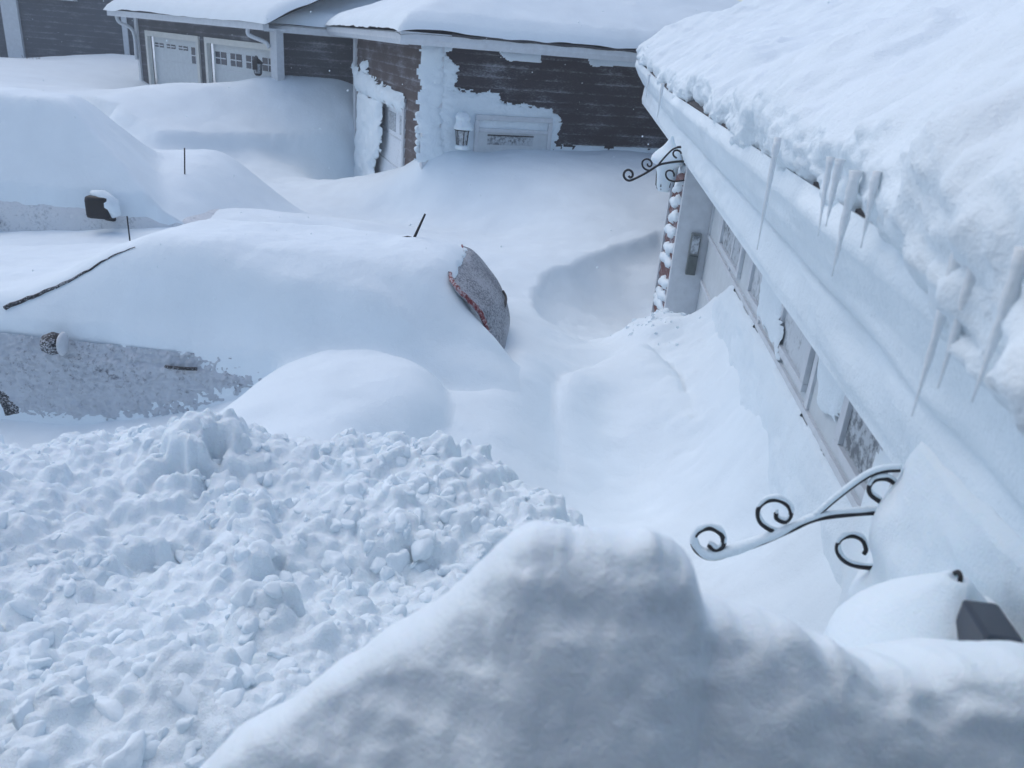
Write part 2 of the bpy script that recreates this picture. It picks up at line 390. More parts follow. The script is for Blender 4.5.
ysg = [0.4]
while ysg[-1] < 90: ysg.append(ysg[-1]+(.035 if ysg[-1] < 9 else .035+.012*(ysg[-1]-9)))
tag(height_obj('snow_ground', nonuni(-60, 50, .04, .035), np.array(ysg), ground_z, SNOW), 'deep wind blown snow covering the whole driveway and yard', 'snow', kind='structure')

# ------------------------------------------------------------------ NEAR GARAGE (right). local x = s along wall, local y = -a
G = empty('garage', (0, 0, 0), math.pi/2-AZ, 'white snow plastered garage at the right with deep snow sagging over its gutter', 'garage')
WA, DA = .93, 1.20       # wall plane, door plane
def gp(a0, a1): return (-a1, -a0)
mb = MB()
mb.box(8.03, 9.3, -1.30, -WA, .0, 2.75)
mb.build('siding_wall', SIDE_RED, G)
# laps of the siding return caked with snow
mb = MB()
for k in range(20):
    z = .55+k*.105
    mb.prism([(-WA+.012, z+.1), (-WA+.038, z), (-WA-.004, z)], 'x', 8.16, 9.26)
mb.build('siding_lap', SIDE_RED, G)
mb = MB()
rl = random.Random(4)
for k in range(12):
    z = .60+k*.165+rl.uniform(-.03, .03); e = rl.uniform(.75, 1.12); s0 = 8.12+rl.uniform(0, .1)
    pts_ = [(s0+e*i/14, -WA+.02+.01*math.sin(i*1.7+k), z-.16*i/14+.015*math.sin(i*.7+k*2)) for i in range(15)]
    mb.tube(pts_, [max(.012, (.062*math.sin(.35+2.5*i/14)**.6+.010*math.sin(i*1.3+k))) for i in range(15)], 8)
mb.build('lap_snow', SNOW_ROOF, G, True)
MB().box(9.27, 9.36, -1.05, -WA+.05, .0, 2.72).build('corner_board', WHITE, G)
MB().box(-.3, 1.90, -1.35, -WA, 0, 2.75).build('wall', WHITE, G)
MB().box(8.0, 8.10, -1.21, -WA+.045, .0, 2.46).build('door_post', WHITE, G, bevel=.006)
MB().box(1.901, 2.02, -1.21, -WA+.03, .0, 2.46).build('door_post', WHITE, G, bevel=.006)
MB().box(2.02, 8.0, -1.30, -WA-.02, 2.40, 2.75).build('door_header', WHITE, G)
# door
door = MB().box(2.02, 7.99, -(DA+.05), -DA, .0, 2.42).build('garage_door', DOORW, G)
mb = MB()
for z in (.45, .9, 1.35, 1.80): mb.box(2.42, 7.97, -DA, -DA+.018, z, z+.035)
for i in range(5): mb.box(2.42+i*1.385-.03 if i else 2.42, 2.42+i*1.385+.03 if i < 4 else 7.97, -DA, -DA+.014, 1.836, 2.38)
mb.build('panel_joint', WHITE, door)
for s0, s1 in ((2.62, 3.2), (3.95, 4.55), (5.0, 5.6), (6.15, 7.15)):
    n_f = s1-s0
    fr = MB()
    fr.box(s0-.07, s1+.07, -DA, -DA+.03, 2.22, 2.27); fr.box(s0-.07, s1+.07, -DA, -DA+.03, 1.885, 1.93)
    fr.box(s0-.07, s0, -DA, -DA+.03, 1.931, 2.219); fr.box(s1, s1+.07, -DA, -DA+.03, 1.931, 2.219)
    fo = fr.build('window_frame', WHITE, door, bevel=.004)
    MB().box(s0, s1, -DA-.01, -DA+.008, 1.93, 2.22).build('pane', FROST_PANE if s0 < 3 or s0 > 6 else FROST_PANE2, fo)
# rime on the door between the panes
def gplane(base): return lambda u, z, h: (u, -base+h, z)
plaster('door_snow', [(3.28, 2.0), (3.36, 2.5), (3.75, 2.5), (3.8, 2.2), (3.6, 1.95)], gplane(DA-.03), door, .02, .02, .03, 5)
plaster('door_snow', [(4.5, 1.88), (4.6, 2.1), (4.5, 2.45), (4.95, 2.45), (5.3, 2.2), (5.1, 1.9)], gplane(DA-.03), door, .02, .02, .04, 6)
plaster('door_snow', [(2.1, 1.0), (2.1, 1.72), (3.2, 1.78), (5.0, 1.78), (6.3, 1.76), (6.9, 1.5), (6.9, 1.0)], gplane(DA-.015), door, .03, .02, .015, 8)
# eave: gutter, fascia and frieze run along s and flare a little at the far end
EX = [(-.3, 0, 0), (9.4, 0, 0), (12.4, -.27, .27)]
def sweep(name, prof, mat, parent, path=EX, nsub=1, noise_a=0.0, smooth=False):
    P = []
    for i in range(len(path)-1):
        k = nsub if nsub > 1 else 1
        for j in range(k): t_ = j/k; P.append(tuple(path[i][q]*(1-t_)+path[i+1][q]*t_ for q in range(3)))
    P.append(path[-1]); V = []; n = len(prof)
    for (s, da, dz) in P:
        for (a, z) in prof: V.append((s, -(a+da), z+dz))
    F = []
    for i in range(len(P)-1):
        for k in range(n): F.append((i*n+k, (i+1)*n+k, (i+1)*n+(k+1) % n, i*n+(k+1) % n))
    F.append(tuple(range(n))); F.append(tuple((len(P)-1)*n+k for k in range(n-1, -1, -1)))
    return MB().add(V, F).build(name, mat, parent, smooth)
sweep('gutter', [(.70, 3.05), (.70, 2.96), (.735, 2.95), (.76, 2.86), (.85, 2.72), (1.0, 2.72), (1.0, 3.05)], WHITE, G)
sweep('fascia', [(.868, 2.712), (.853, 2.50), (.865, 2.47), (.98, 2.47), (.98, 2.712)], WHITE, G)
sweep('soffit', [(.981, 2.73), (.981, 2.60), (1.36, 2.60), (1.36, 2.73)], WHITE, G)
# snow stuck over gutter face and fascia
def gut_surface():
    us = np.arange(-.3, 12.4, .03); prof = np.array([(.695, 3.06), (.693, 2.97), (.715, 2.93), (.75, 2.86), (.80, 2.79), (.845, 2.725), (.866, 2.712), (.858, 2.62), (.85, 2.54), (.853, 2.48)])
    pr = []
    for i in range(len(prof)-1):
        for k in range(4): pr.append(prof[i]*(1-k/4)+prof[i+1]*k/4)
    pr.append(prof[-1]); pr = np.array(pr); nv = len(pr)
    S, J = np.meshgrid(us, np.arange(nv), indexing='ij'); a = pr[J, 0]; z = pr[J, 1]
    fl = np.clip((S-9.4)/3.0, 0, 1); edge = sstep(0, 3, J)*sstep(nv-1, nv-5, J)
    th = (.010+.022*np.clip(fbm(S*1.6, z*5, 4, 51)+.35, 0, 2))*edge
    th = th*(1-.9*np.exp(-((z-2.718)/.016)**2)*sstep(1.5, 2.2, S))
    th = th+.05*edge*sstep(4.2, 1.6, S)*(1+.5*fbm(S*2.2, z*6, 3, 52))*sstep(.3, .55, J/nv)*sstep(.95, .7, J/nv)
    V = np.stack([S, -(a-.27*fl-th*.9), z+.27*fl+th*.35], -1).reshape(-1, 3)
    return mesh_obj('gutter_snow', V, grid_faces(len(us), nv), SNOW_ROOF, G)
gut_surface()
# roof deck and the snow on it
sl = math.tan(R(24))
mb = MB(); mb.add([(-.3, -.72, 3.02), (9.4, -.72, 3.02), (12.4, -.45, 3.29), (12.4, -5.2, 3.02+4.48*sl), (-.3, -5.2, 3.02+4.48*sl),
                   (-.3, -.72, 3.06), (9.4, -.72, 3.06), (12.4, -.45, 3.33), (12.4, -5.2, 3.06+4.48*sl), (-.3, -5.2, 3.06+4.48*sl)],
                  [(4, 3, 2, 1, 0), (5, 6, 7, 8, 9), (0, 1, 6, 5), (1, 2, 7, 6), (2, 3, 8, 7), (3, 4, 9, 8), (4, 0, 5, 9)])
mb.build('roof', SHINGLE, G)
MB().box(9.302, 9.34, -4.8, -1.06, 0, 2.9).build('gable_wall', SIDE_BROWN, G)
def roof_snow():
    us = np.concatenate([np.arange(-.3, 5, .022), np.arange(5, 12.46, .03)]); nv = 120
    # v: 0 = underside at the lip, goes round the nose, then up the slope
    S, J = np.meshgrid(us, np.arange(nv), indexing='ij')
    fl = np.clip((S-9.4)/3.0, 0, 1)
    # how far the snow sags out past the gutter edge, and how thick it is
    nose = 34
    over = .00+.03*sstep(5.0, 4.2, S)+.02*sstep(2.5, 1.9, S)+.05*sstep(1.75, 1.6, S)
    over = over+sstep(nv*.32, 0, J)*(.03*fbm(S*2.2, S*0, 3, 61)+.014*fbm(S*9, S*0, 3, 62))
    thick = .34+.06*sstep(6, 3, S)+.05*sstep(1.8, 1.5, S)
    drop = .05+.02*sstep(6.5, 4.0, S)+.04*sstep(1.75, 1.6, S)+sstep(nv*.3, 0, J)*.035*fbm(S*5, S*0, 3, 64)
    ang = np.clip(J/nose, 0, 1)*math.pi*.62-math.pi*.5
    rr = thick*.5
    a0 = .70-.27*fl; z0 = 3.07+.27*fl
    a_n = a0-over+rr*.85-rr*.85*np.cos(ang); z_n = z0-drop+rr+rr*np.sin(ang)
    a_e = a0-over+rr*.85-rr*.85*math.cos(math.pi*.12); z_e = z0-drop+rr+rr*math.sin(math.pi*.12)
    t_ = np.clip((J-nose)/(nv-1-nose), 0, 1); dist = 4.2*t_**1.25
    a_u = a_e+dist; z_u = z_e+dist*sl+(thick*.35)*(1-np.exp(-dist/.22))
    a = np.where(J <= nose, a_n, a_u); z = np.where(J <= nose, z_n, z_u)
    lum = sstep(0, 6, J)
    q = a*1.0
    z = z+lum*(.055*fbm(S*1.1, q*1.3, 4, 65)-.030*np.abs(fbm(S*3.3+5, q*3.3+z, 3, 60))-.014*np.abs(fbm(S*9+5, q*9, 3, 59))*sstep(2.6, .6, q)+.018*fbm(S*5+q*3, q*4, 3, 66)+.02*fbm(S*2.3+q, q*2.1, 3, 67))
    a = a-lum*sstep(nose*1.8, 0, J)*(.045*fbm(S*4, z*6, 4, 68)+.03*np.abs(fbm(S*10, z*11, 4, 69, .6)))
    # the far gable end rounds off
    e = np.clip((12.45-S)/.4, 0, 1); rd = np.sqrt(np.clip(1-(1-e)**2, 0, 1)); base = 3.07+.27*fl+np.maximum(a-(.70-.27*fl), 0)*sl
    z = base+(z-base)*(.25+.75*rd)
    # the big roll hanging nearest the camera
    V = np.stack([S, -a, z], -1).reshape(-1, 3)
    return mesh_obj('roof_snow', V, grid_faces(len(us), nv), SNOW_ROOF, G)
roof_snow()
# snow plastered over the wall round the near lamp
def wallmass():
    xs = np.arange(.55, 2.62, .02); ys = np.arange(1.0, 2.75, .02)
    X, Y = np.meshgrid(xs, ys, indexing='ij')
    r = np.sqrt(((X-1.35)/.95)**2+((Y-2.35)/.62)**2)
    h = .12*sstep(1.15, .5, r)+.02+.03*fbm(X*2.5, Y*2.5, 4, 71)*sstep(1.3, .6, r)+.006*fbm(X*14, Y*14, 3, 72)
    h = h+.07*np.exp(-((X-1.75)/.14)**2-((Y-2.42)/.10)**2)+.06*np.exp(-((X-1.75)/.12)**2-((Y-2.2)/.07)**2)
    h = h*sstep(2.30+.05*fbm(Y*5, Y*0, 2, 74), 1.55, X)*sstep(2.74, 2.66, Y)*sstep(1.0, 1.3, Y)-.01
    V = np.stack([X, -(WA-h), Y], -1).reshape(-1, 3)
    mesh_obj('wall_snow', V, grid_faces(len(xs), len(ys), h > -.0095), SNOW_SOFT, G)
wallmass()
# keypad on the far door post
K0 = empty('keypad', tuple(G.matrix_basis @ Vector((0, 0, 0))), G.rotation_euler.z, 'grey oblong keypad with a flip cover on the white garage door post', 'keypad')
K0.location = Vector((*(GU*7.995+GN*1.075)[:2], 1.41))
MB().box(-.045, -.0, -.05, .05, .0, .42).build('backing', GREY, K0, bevel=.01)
MB().box(-.062, -.046, -.043, .043, .01, .20).build('cover', GREYD, K0, bevel=.006)
MB().box(-.056, -.046, -.036, .036, .22, .40).build('screen', FROST_PANE, K0, bevel=.004)

# ------------------------------------------------------------------ lamps and scroll brackets on the near garage
NB = dict(
 arm=[(905, 513), (885, 512), (850, 514), (815, 519), (790, 530), (765, 541), (735, 552), (712, 558), (698, 552), (693, 541), (699, 531), (711, 528), (722, 535), (723, 545), (716, 550), (709, 545)],
 scroll2=[(782, 533), (770, 530), (760, 522), (758, 510), (765, 502), (777, 500), (788, 506), (791, 515), (785, 522), (777, 519), (776, 513)],
 brace=[(812, 520), (830, 504), (850, 488), (868, 476), (884, 471), (900, 470)],
 scroll3=[(880, 502), (871, 495), (869, 487), (875, 480), (886, 479), (895, 484), (898, 490)],
 scroll4=[(900, 566), (872, 568), (852, 565), (841, 558), (837, 548), (841, 539), (852, 536), (862, 540), (866, 549), (864, 554)])
S_NEAR = 1.75
NBp = {k: [(ats(x, y, S_NEAR)[0], ats(x, y, S_NEAR)[2]) for x, y in v] for k, v in NB.items()}
ZW = 2.3
def bracket(s, dz, label, crust=True, sc=1.0):
    o = empty('scroll_bracket', tuple(GU*s+GN*WA)[:2]+(ZW+dz,), G.rotation_euler.z, label, 'bracket', 'scroll brackets beside the garage door lamps')
    for k, pp in NBp.items():
        path = smooth_path([(0, (WA-a)*sc, (z-ZW)*sc) for a, z in pp], 5)
        r_ = (.0075 if k in ('arm',) else .0058)*(1 if crust else 1.45)
        p = MB().tube(path, r_, 8).build('scroll' if 'scroll' in k else k, BLACK, o, True)
        if crust:
            pth = [q+np.array([0, 0, .007]) for q in path]; n = len(pth)
            if k == 'arm': rr = [.005+.009*(.15+math.exp(-((i/n-.42)/.16)**2))+.0012*math.sin(i*.9) for i in range(n)]
            elif k == 'brace': rr = [.0072]*n
            else: rr = [max(.0035, .0065*(1-abs(i/n-.5)*1.2)+.0008*math.sin(i*.8)) for i in range(n)]
            MB().tube([q+np.array([0, 0, .003]) for q in pth], rr, 8).build('snow_crust', SNOW_ROOF, p, True)
    return o
bracket(S_NEAR, 0, 'snow crusted wrought iron scroll bracket reaching out from the wall, nearest and largest')
bracket(7.8, .06, 'small black wrought iron scroll bracket in front of the lantern by the keypad post', False, 1.12)
def lantern(loc, rz, label, sc=1.0, arm=True):
    o = empty('wall_lantern', loc, rz, label, 'lamp', 'lanterns on the garage walls'); 
    mb = MB().lathe([(.05, 0), (.075, .02), (.085, .05)], sides=6); mb.build('base', BLACK, o).scale = (sc,)*3
    mb = MB()
    for k in range(6):
        a = 2*math.pi*(k+.5)/6; mb.tube([(.085*math.cos(a), .085*math.sin(a), .05), (.105*math.cos(a), .105*math.sin(a), .27)], .007, 6)
    mb.build('frame', BLACK, o).scale = (sc,)*3
    MB().lathe([(.078, .052), (.098, .268)], sides=6).build('glass', FROST_PANE, o).scale = (sc,)*3
    mb = MB().lathe([(.13, .27), (.125, .285), (.07, .35), (.03, .38), (.012, .39), (.011, .41), (.004, .43)], sides=6); mb.build('cap', BLACK, o).scale = (sc,)*3
    if not arm: return o
    mb = MB().tube(smooth_path([(0, .0, .39), (0, -.09, .44), (0, -.18, .40), (0, -.21, .28)], 5), .009, 6)
    mb.box(-.055, .055, -.225, -.205, .14, .34); mb.build('wall_arm', BLACK, o).scale = (sc,)*3
    return o
def snowcap(parent, prof, sc=1, jit=.12, seed=3, name='snow_cap', off=(0, 0)):
    seg = 40; V = []; F = []; n = len(prof)
    P = smooth_path([(r, z, 0) for r, z in prof], 5); n = len(P)
    for i, q in enumerate(P):
        for k in range(seg):
            a = 2*math.pi*k/seg; rr = max(q[0], .001)*(1+jit*float(fbm(np.array(math.cos(a)*1.3+seed), np.array(math.sin(a)*1.3+q[1]*7), 3, seed)))
            V.append((rr*math.cos(a)*sc+off[0], rr*math.sin(a)*sc+off[1], q[1]*sc))
    F = [(i*seg+k, i*seg+(k+1) % seg, (i+1)*seg+(k+1) % seg, (i+1)*seg+k) for i in range(n-1) for k in range(seg)]
    F += [tuple(range(seg)), tuple((n-1)*seg+k for k in range(seg))]
    return MB().add(V, F).build(name, SNOW_SOFT, parent, True)
# far lamp
pl = GU*8.25+GN*.72
lf = lantern((pl[0], pl[1], 2.16), G.rotation_euler.z, 'black carriage lantern with a pointed snow hat above the keypad post')
snowcap(lf, [(.06, .0), (.085, .06), (.10, .15), (.105, .24), (.14, .27), (.155, .30), (.13, .36), (.075, .42), (.035, .48), (.012, .53), (.001, .535)], 1, .12, 4)
# near lamp, nearly buried
pn = ats(957, 580, 1.27); pl = GU*1.27+GN*pn[0]
ln = lantern((pl[0], pl[1], pn[2]-.42), G.rotation_euler.z, 'snow buried lantern at the lower right, only its finial and one dark pane showing', 1.0, False)
for ch_ in ln.children:
    if ch_.name.startswith('cap'): ch_.scale = (.72, .72, .97)
snowcap(ln, [(.12, -.12), (.16, .0), (.180, .10), (.176, .19), (.166, .25), (.134, .31), (.088, .36), (.045, .40), (.020, .425), (.004, .420)], 1, .07, 9)
MB().tube(smooth_path([(-.012, 0, .41), (-.008, 0, .430), (.004, 0, .434), (.014, 0, .424)], 4), .0045, 8).build('finial', BLACK, ln, True)
sdl = MB().tube(smooth_path([(0, -.03, .22), (0, -.12, .30), (0, -.20, .27), (0, -.30, .22)], 5), [.05+.04*math.sin(math.pi*min(1, (i+4)/20)) for i in range(16)], 16).build('snow_saddle', SNOW_SOFT, ln, True)
hq = ats(990, 626, 1.16); P_ = ln.matrix_basis.inverted() @ Vector((*(GU*1.16+GN*hq[0])[:2], hq[2]))
MB().box(-.05, .05, -.03, .03, -.07, .05).build('side_pane', GLASSD, ln, bevel=.008).location = P_+Vector((0, 0, -.035))

# icicles hanging from the sagging roof snow of the near garage
ice_desc = [((772, 168), (757, 250), .012, 'longest thin icicle hanging alone near the middle of the gutter'),
            ((822, 196), (818, 236), .010, 'short icicle, leftmost of the cluster under the sagging roof snow'),
            ((831, 200), (826, 226), .012, 'stubby icicle in the middle of the short cluster'),
            ((846, 214), (832, 276), .015, 'curved icicle right of the short cluster, longer than its neighbours'),
            ((866, 218), (861, 248), .010, 'small thin icicle right of the curved one'),
            ((946, 300), (912, 416), .013, 'long slanting icicle in front of the gutter, left one of the big three'),
            ((962, 310), (938, 388), .013, 'middle one of the three big icicles under the roll of snow'),
            ((1003, 318), (972, 402), .013, 'thick icicle at the far right under the overhanging roll of snow'),
            ((648, 84), (645, 102), .018, 'tiny icicle at the far corner of the near garage gutter'),
            ((661, 96), (655, 122), .016, 'small icicle next to the far corner icicle of the near garage')]
for i, (p0, p1, r_, lab) in enumerate(ice_desc):
    a_i = .60 if i < 8 else .5
    q0 = ata(*p0, a_i); s_i = q0[1]; ln_ = 0
    q1 = ats(p1[0], p1[1], s_i*(1.0))
    # icicles hang plumb with a slight wind lean along the wall
    z0, z1 = q0[2], ata(*p1, a_i)[2]; s1_ = ata(*p1, a_i)[1]; s1_ = s_i+np.clip(s1_-s_i, -.10, .10)
    P0 = GU*s_i+GN*a_i; P1 = GU*s1_+GN*a_i; L = max(z0-z1, .06)+.10
    o = MB(); pts_ = []; rr = []
    for k in range(12):
        t_ = k/11; x, y = (P1-P0)[:2]*(t_**1.3); pts_.append((x, y, .10-L*t_)); rr.append(max(.0015, r_*(1-t_)**.8*(1+.16*math.sin(k*2.1+i))))
    ob = o.tube(pts_, rr, 10).build('icicle', ICE, None, True); ob.location = (P0[0], P0[1], z0)
    tag(ob, lab, 'icicle', 'icicles hanging from the near garage eave')

# ------------------------------------------------------------------ RED CAR under the snow. local +x = rear, local -y = near side
CAR = empty('red_car', (-1.83, 6.34, .10), R(-3.0), 'red hatchback buried in drifted snow, only its hatch edge and rimed side showing', 'car')
# sections along the length: (x, half width at sill, z belt, half width at roof, z top)
secs = [(-3.05, .62, .62, .60, .70), (-2.95, .78, .72, .70, .84), (-2.7, .88, .84, .74, .98), (-2.2, .91, .92, .78, 1.08), (-1.95, .92, .96, .78, 1.12),
        (-1.65, .925, .98, .68, 1.32), (-1.15, .925, .99, .58, 1.58), (-.7, .925, .99, .56, 1.64), (.3, .925, 1.0, .56, 1.67), (1.0, .925, 1.0, .52, 1.63), (1.20, .90, 1.0, .48, 1.56),
        (1.34, .86, .98, .44, 1.36), (1.46, .80, .92, .44, 1.14), (1.56, .72, .86, .5, .98), (1.62, .66, .75, .55, .84)]
def car_ring(x, hw, zb, hr, zt):
    P = [(0, .18), (hw*.85, .18), (hw*.97, .30), (hw, .55), (hw*.985, zb-.12), (hw*.96, zb), (hr+(hw*.94-hr)*.45, zb+(zt-zb)*.52), (hr, zt-.05*min(1, (zt-zb)*3)), (hr*.9, zt), (hr*.45, zt+.02), (0, zt+.025)]
    R_ = [(x, -a, z) for a, z in P]+[(x, a, z) for a, z in P[-2:0:-1]]
    return R_
rings = [car_ring(*s) for s in secs]; nr = len(rings[0])
V = [v for r_ in rings for v in r_]; F = [(i*nr+k, (i+1)*nr+k, (i+1)*nr+(k+1) % nr, i*nr+(k+1) % nr) for i in range(len(rings)-1) for k in range(nr)]
F += [tuple(range(nr-1, -1, -1)), tuple((len(rings)-1)*nr+k for k in range(nr))]
body = MB().add(V, F).build('body', FROST_CAR, CAR, True)
md = body.modifiers.new('s', 'SUBSURF'); md.levels = 2; md.render_levels = 2
# hatch glass with its thin red edge
bpy.context.view_layer.update()
CI = (Matrix.Translation(CAR.location) @ Matrix.Rotation(CAR.rotation_euler.z, 4, 'Z')).inverted()
def cl(px, py, z): return np.array(CI @ Vector(atz(px, py, z)))
e_near = smooth_path([cl(*q) for q in ((462, 246, 1.79), (463, 255, 1.785), (456, 266, 1.775), (450, 276, 1.76), (458, 290, 1.70), (470, 302, 1.62), (480, 313, 1.54), (486, 327, 1.43), (491, 346, 1.28), (495, 372, 1.05))], 5)
e_far = smooth_path([cl(*q) for q in ((462, 245.5, 1.775), (471, 249, 1.74), (480, 257, 1.69), (488, 267, 1.63), (497, 279, 1.54), (503, 291, 1.46), (508, 306, 1.36), (510, 322, 1.25), (506, 343, 1.12), (500, 375, .9))], 5)
hv_, nk = [], 12; hn = len(e_near)
for i_ in range(hn):
    for k_ in range(nk):
        t_ = k_/(nk-1); q = e_near[i_]*(1-t_)+e_far[i_]*t_; bl = math.sin(math.pi*t_)*.04*min(1, i_/8)
        hv_.append(q+np.array([bl, 0, bl*.7]))
gl = mesh_obj('rear_window', np.array(hv_), grid_faces(hn, nk), FROST_GLASS, CAR)
sm = gl.modifiers.new('s', 'SOLIDIFY'); sm.thickness = .02
npt = len(e_near)
MB().tube([q+np.array([.0, -.006, .010+.004*math.sin(i_*1.7)]) for i_, q in enumerate(e_near)], [.007+.010*min(1, i_/18)+.003*math.sin(i_*2.3) for i_ in range(npt)], 7).build('hatch_edge', RED, CAR, True)
MB().tube([q+np.array([-.012, .0, .022]) for q in e_near[6:17]], [.004+.008*math.sin(math.pi*i_/10) for i_ in range(11)], 7).build('roof_trim', FROST_DARK, CAR, True)
MB().tube(smooth_path([cl(503, 291, 1.50), cl(506, 298, 1.46), cl(504, 308, 1.42), cl(499, 317, 1.38)], 5), .011, 6).build('wiper', BLACK, CAR, True)
tl = cl(497, 337, 1.27)
MB().lathe([(.002, -.06), (.03, -.05), (.042, 0), (.03, .05), (.002, .06)], tl[0], tl[1], seg=12).build('tail_light', FROST_DARK, CAR, True).location = (0, 0, tl[2])
# lumpy rime blown on to the near side
rx = np.arange(-2.95, .75, .012); rz = np.arange(.12, 1.02, .012)
RX, RZ = np.meshgrid(rx, rz, indexing='ij')
lum_ = np.clip(1-np.abs(fbm(RX*11+RZ*5, RZ*15-RX*3, 3, 201, .6))*2.2, 0, 1)
RY = -(.934-.045*sstep(.84, 1.02, RZ)-.10*sstep(.45, .12, RZ))-lum_*.022-.006*fbm(RX*40, RZ*40, 2, 203)+.012*np.exp(-((RZ-.90)/.012)**2)
FROST_SIDE = frost_mat('lumpy grey rime', (.17, .185, .22), .78, 26, (.50, .55, .61), .006)
mesh_obj('rime_crust', np.stack([RX, RY, RZ], -1).reshape(-1, 3), grid_faces(len(rx), len(rz), np.hypot(RX+2.24, RZ-.24) > .36), FROST_SIDE, CAR)
# side: mirror, handle, wheels, pillar line
MR = MB().lathe([(.001, -.05), (.06, -.045), (.085, 0), (.07, .04), (.001, .05)], seg=16).build('mirror', FROST_DARK, CAR, True)
MR.rotation_euler = (0, R(90), R(12)); MR.scale = (1.0, 1.15, 1.3); MR.location = (-1.50, -1.02, 1.02)
lm = MB().lathe([(.002, -.012), (.075, -.010), (.088, 0), (.075, .010), (.002, .012)], seg=20).build('mirror_glass', WHITE, MR, True); lm.location = (0, 0, .055)
hd = MB().tube(smooth_path([(-.42, -.935, .74), (-.36, -.965, .75), (-.24, -.968, .755), (-.18, -.94, .75)], 4), .014, 8).build('door_handle', FROST_DARK, CAR, True)
hd.location = (-.27, -.012, .16)
for xw in (-2.24, .95):
    for sgn in (-1, 1):
        wh = MB()
        P = [(.32, -.10), (.345, -.07), (.35, 0), (.345, .07), (.32, .10), (.20, .105), (.20, -.105)]
        seg = 28; Vw = [(xw+r_*math.cos(2*math.pi*k/seg), sgn*.83+h, .34+r_*math.sin(2*math.pi*k/seg)) for r_, h in P for k in range(seg)]
        n = len(P); wh.add(Vw, [(i*seg+k, i*seg+(k+1) % seg, ((i+1) % n)*seg+(k+1) % seg, ((i+1) % n)*seg+k) for i in range(n) for k in range(seg)])
        W_ = wh.build('wheel', FROST_DARK, CAR, True)
        MB().add([(xw+.2*math.cos(2*math.pi*k/20), sgn*.83+h, .34+.2*math.sin(2*math.pi*k/20)) for h in (-.06, .06) for k in range(20)],
                 [tuple(range(20)), tuple(range(20, 40))]+[(k, (k+1) % 20, 20+(k+1) % 20, 20+k) for k in range(20)]).build('rim', GREY, W_)
an = MB().tube([(.92, .12, 1.66), (.94, .12, 1.76), (1.02, .10, 1.95)], [.022, .012, .008], 8)
an.tube([(.82, .12, 1.735), (.88, .12, 1.745), (.94, .12, 1.73)], [.004, .012, .018], 8)
an.build('antenna', BLACK, CAR, True).location = (0, 0, .045)
# snow over the car (local heightfield)
def tuck(o, X, Y, z, x0, x1, y1):
    """let a cover run out smoothly into the snow ground at its far, front and rear borders"""
    c, s_ = math.cos(o.rotation_euler.z), math.sin(o.rotation_euler.z)
    g = ground_z(o.location.x+X*c-Y*s_, o.location.y+X*s_+Y*c)-o.location.z
    b_ = np.minimum(sstep(0, .8, X-x0), sstep(0, .5, y1-Y))
    return np.where(z > g-.5, smax(.05, z*b_+(g-.12)*(1-b_), g-.03), z)-.0
def car_cover(X, Y):
    roof = 1.76-.05*((X-.2)/1.3)**2+.05*sstep(.2, -1.2, X)-.04*(Y)**2+.015*sstep(.6, 1.2, X)
    rear = 1.92-(X-1.20)*1.35-.14*sstep(-.35, -.6, Y)+.20*sstep(-.45, -.7, Y)+.0*Y
    ws = 1.62+(X+1.25)*.58
    hood = 1.24+.10*(X+2.1)-.05*Y*Y
    front = smax(.05, ws, hood)
    near = 1.05+(Y+.88)*(1.9-.25*sstep(-.7, .4, X))+.10*sstep(-.5, .5, X)*sstep(-.5, -.9, Y)
    near = near+.12*np.exp(-((X-.4)/.8)**2)*sstep(-.95, -.6, Y)
    farv = 1.68-(Y-.60)*.6
    near = near+.075*fbm(X*.9+2, Y*1.7+X*.5, 3, 86)*sstep(-2.2, -1.2, X)*sstep(-.95, -.7, Y)+.07*np.exp(-((Y+.72+.10*(X-.2))/.10)**2)*sstep(-1.2, .2, X)*sstep(1.3, .8, X)-.10*sstep(1.0, 1.5, X)*sstep(-.95, -.75, Y)
    z = smin(.10, roof, front, near, farv, rear)+.03
    z = z+.018*fbm(X*1.8, Y*2.4, 3, 81)+.05*fbm(X*.9+4, Y*1.2, 2, 82)*sstep(-.9, -.3, Y)*.5+.004*np.abs(fbm(X*5+Y*3, Y*14, 3, 87))+.002*fbm(X*20, Y*20, 2, 83)
    # thin rime only at the rear end of the roof
    hem = -.862-.088*np.clip((X+1.4)/2.1, 0, 1)+.006*fbm(X*6, X*0+3, 4, 84)-.7*sstep(.1, .9, X)
    z = z-np.maximum(hem-Y, 0)*9-np.maximum(X-1.36-.32*sstep(-.42, -.62, Y)-1.5*sstep(-.60, -.66, Y)-.012*fbm(Y*9, Y*0, 3, 85), 0)*9
    return tuck(CAR, X, Y, z, -4.2, 1.7, 1.7)
height_obj('snow_cover', np.arange(-4.2, 2.3, .02), np.arange(-1.5, 1.72, .02), car_cover, SNOW, CAR)
pp = [(x, -.80+(x+1.95)*.27) for x in np.linspace(-1.98, -1.05, 24)]
pz = car_cover(np.array([[p[0]] for p in pp]), np.array([[p[1]] for p in pp])).ravel()
MB().tube([(p[0], p[1], z+.006+.004*math.sin(i*2)) for i, (p, z) in enumerate(zip(pp, pz))], [.019*(1-i/27) for i in range(24)], 6).build('windscreen_pillar', FROST_DARK, CAR, True)

